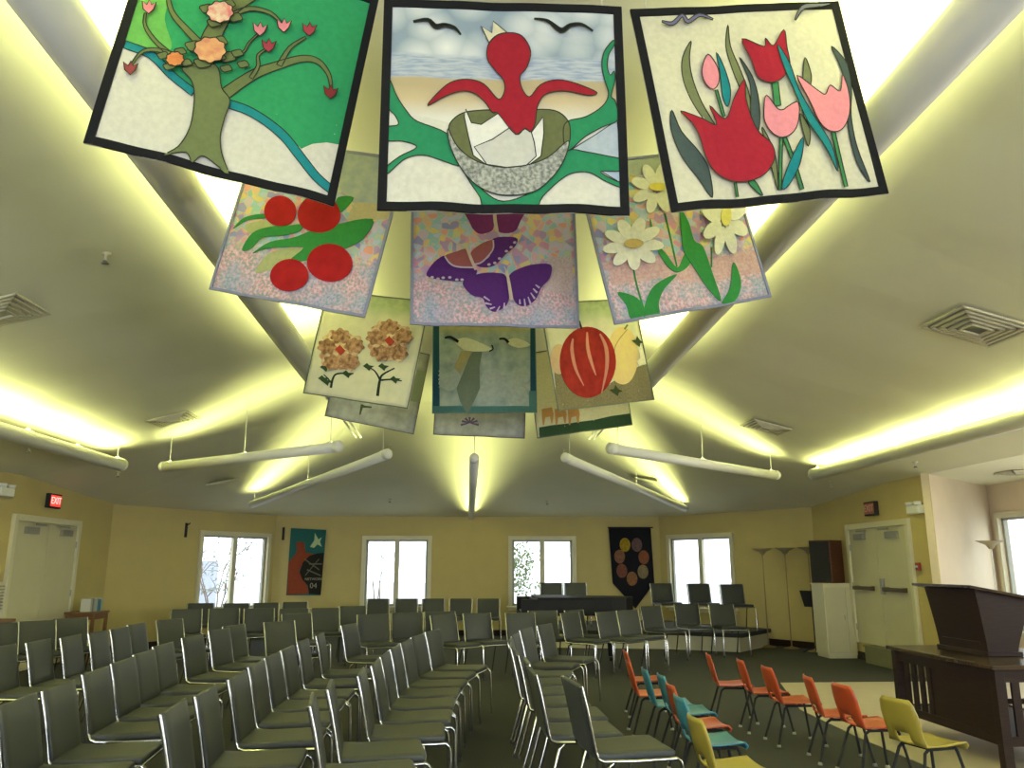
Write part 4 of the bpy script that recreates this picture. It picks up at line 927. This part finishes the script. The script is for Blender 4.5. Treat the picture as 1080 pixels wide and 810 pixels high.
# ------------------------------------------------------------------ wall banners and brackets
def wall_point(px, py):
    """hit the far walls"""
    d = ray(px, py); best = None
    for a, b in (((-XW, YC), (-XB, YB)), ((-XB, YB), (XB, YB)), ((XB, YB), (XW, YC))):
        s = facet_s(a, b, px, py); u = (Vector(b)-Vector(a)); L = u.length
        if -.01 <= s <= L+.01:
            q = Vector(a)+u/L*s; return at(px, py, Y=q.y), math.atan2(u.y, u.x)
def wplane(name, m, pts, P, ang, off, th=.004, parent=None, e=None):
    vs = [(a, -off, b) for a, b in pts]+[(a, -off-th, b) for a, b in pts]; n = len(pts)
    tri = tessellate_polygon([[Vector((a, b, 0)) for a, b in pts]])
    fs = [t for t in tri]+[tuple(i+n for i in t) for t in tri]+[(i, (i+1) % n, (i+1) % n+n, i+n) for i in range(n)]
    return MB().add(vs, fs).build(name, m, e)
def ell(cx, cz, rx, rz, n=24): return [(cx+rx*math.cos(2*math.pi*i/n), cz+rz*math.sin(2*math.pi*i/n)) for i in range(n)]
c, an = wall_point(322, 628); k = 22.4; pxm = 18.9/850   # metres per picture pixel there
e = empty('wall_banner', (c.x, c.y-.03, c.z), 0); tag(e, 'teal and orange banner with a white dove on the far wall left', 'banner')
def B(x, y): return ((x-885)/6.229*pxm, (550-y)/6.229*pxm*1.0)
wplane('cloth', fab((.025, .12, .11)), [B(775,140),B(995,150),B(980,550),B(770,548)], 0, 0, 0, .01, e=e)
wplane('orange_shape', fab((.26, .055, .025)), [B(815,225),B(860,225),B(875,290),B(930,300),B(870,340),B(840,400),B(870,455),B(900,500),B(905,540),B(775,545),B(775,350),B(820,290)], 0, 0, .011, e=e)
wplane('black_disc', fab((.02, .018, .015)), [(a, b) for a, b in [B(845,410),B(862,350),B(900,310),B(950,295),B(988,292),B(985,470),B(982,545),B(910,540),B(900,490),B(865,455)]], 0, 0, .016, e=e)
for p4 in ([(870,330),(965,395)], [(880,430),(960,330)], [(900,360),(980,360)], [(890,395),(975,430)]):
    (xa, ya), (xb, yb) = p4; wplane('vein', fab((.14, .14, .09)), [B(xa, ya-4), B(xb, yb-4), B(xb, yb+4), B(xa, ya+4)], 0, 0, .021, e=e)
wplane('dove', fab((.45, .55, .32)), [B(900,255),B(925,215),B(925,170),B(950,210),B(970,195),B(960,225),B(973,255),B(945,240),B(925,262)], 0, 0, .011, e=e)
for tx, zz, sz in (('NETWORK', 452, .078), ('04', 492, .16)):
    cc = bpy.data.curves.new('banner_lettering', 'FONT'); cc.body = '........' if False else tx; cc.size = sz; cc.align_x = 'CENTER'; cc.align_y = 'CENTER'; cc.extrude = .002
    t = bpy.data.objects.new('lettering', cc); COL.objects.link(t); t.parent = e; x, z = B(934, zz); t.location = (x, -.024, z); t.rotation_euler = (math.pi/2, 0, 0)
    cc.size = sz; to_mesh(t, fab((.34, .32, .22)))
c, an = wall_point(667, 640)
e = empty('wall_banner', (c.x, c.y-.03, c.z), 0); tag(e, 'black pointed banner with a ring of seven coloured discs on the far wall', 'banner')
def B(x, y): return ((x-852)/5.783*pxm, (520-y)/5.783*pxm)
wplane('cloth', fab((.012, .012, .016)), [B(722,64),B(975,64),B(985,385),B(868,530),B(738,385)], 0, 0, 0, .01, e=e)
MB().lathe([(0, 0), (.03, .02), (.045, .08), (.02, .13), (0, .14)], (B(868, 565)[0], -.01, B(868, 565)[1]-.02), 10).build('tassel', M['blackmatte'], e)
for (x, y), col in (((817,165), (.50, .34, .03)), ((888,165), (.20, .12, .12)), ((783,233), (.32, .15, .09)), ((927,237), (.34, .12, .06)), ((794,315), (.28, .10, .07)), ((919,320), (.34, .26, .13)), ((853,360), (.38, .18, .08))):
    cx, cz = B(x, y); wplane('disc', fab(tuple(v*.75 for v in col), tuple(v*.5 for v in col), 16), ell(cx, cz, .122, .155), 0, 0, .011, e=e)
MB().tube([(-.52, -.02, B(0, 64)[1]), (.52, -.02, B(0, 64)[1])], .014).build('rod', M['wood'], e)
for px, py, lb in ((196, 558, 'left of the left window'), (299, 562, 'between the left window and the teal banner')):
    c, an = wall_point(px, py); e = empty('wall_bracket', (c.x, c.y, c.z), an); tag(e, 'small black wall bracket '+lb, 'bracket')
    MB().b2((-.025, -.02, -.16), (.025, 0, .12)).build('plate', M['blackmatte'], e); MB().tube([(0, -.01, .08), (.01, -.06, .09), (.03, -.08, .12)], .012).build('hook', M['blackmatte'], e)

# ------------------------------------------------------------------ outdoors
sh = tag(MB().b2((-12, 23.6, -.25), (-7.75, 26, 1.65)).add([(-12.1, 23.5, 1.65), (-7.65, 23.5, 1.65), (-7.65, 26.1, 2.0), (-12.1, 26.1, 2.0)], [(0, 1, 2, 3)]).build('shed', M['siding']), 'pale sided shed outside the left window', 'shed')
struct(MB().prism([(-60, -40), (60, -40), (60, 90), (-60, 90)], -.45, -.25).build('ground', M['ground']))
def tree(x, y, h, r, label, m, nl=900, trunks=5, spread=1.0, base=.35, seed=1, ls=.06):
    rnd = random.Random(seed); e = empty('tree', (x, y, -.25)); tag(e, label, 'tree', 'trees outside the windows')
    mb = MB(); tips = []
    for i in range(trunks):
        a = rnd.uniform(0, 6.28); d = rnd.uniform(.3, 1)*r*spread; p = [(0, 0, 0)]
        for k in range(1, 6): t = k/5; p.append((math.cos(a)*d*t**1.3+rnd.uniform(-.06, .06), math.sin(a)*d*t**1.3+rnd.uniform(-.06, .06), h*t*rnd.uniform(.9, 1)))
        mb.tube(p, [(.022 if ls < .06 else .04)*(1-j/7) for j in range(6)], 6)
        for k in range(2, 6):
            for _ in range(3):
                b = rnd.uniform(0, 6.28); l = rnd.uniform(.3, .8)*r*.7; q = Vector(p[k]); w = q+Vector((math.cos(b)*l, math.sin(b)*l, rnd.uniform(.1, .5))); mb.tube([q, (q+w)/2+Vector((0, 0, .05)), w], [.011, .008, .004], 5); tips.append(w)
    mb.build('branches', M['trunk'], e)
    lv = MB()
    for i in range(nl):
        c = rnd.choice(tips)+Vector((rnd.gauss(0, .22), rnd.gauss(0, .22), rnd.gauss(0, .18)))*(r*.9)
        if c.z < base*h: continue
        u = Vector((rnd.gauss(0, 1), rnd.gauss(0, 1), rnd.gauss(0, 1))).normalized(); v = u.cross(Vector((rnd.gauss(0, 1), rnd.gauss(0, 1), rnd.gauss(0, 1)))).normalized(); s = ls*rnd.uniform(.6, 1.2)
        lv.add([c-u*s, c+v*s*.5, c+u*s, c-v*s*.5], [(0, 1, 2, 3)])
    lv.build('foliage', m, e)
tree(-6.4, 21.5, 2.7, 1.25, 'bare-stemmed shrub outside the left window', M['leafg'], 500, 5, 1, .4, 3, .05)
tree(1.15, 21.4, 3.0, 1.1, 'leafy green tree outside the middle-right window', M['leaf'], 2600, 5, .8, .1, 5, .055)
tree(-2.6, 24.0, 3.4, .9, 'faint tree outside the middle-left window', M['leafg'], 450, 3, .9, .3, 8, .05)
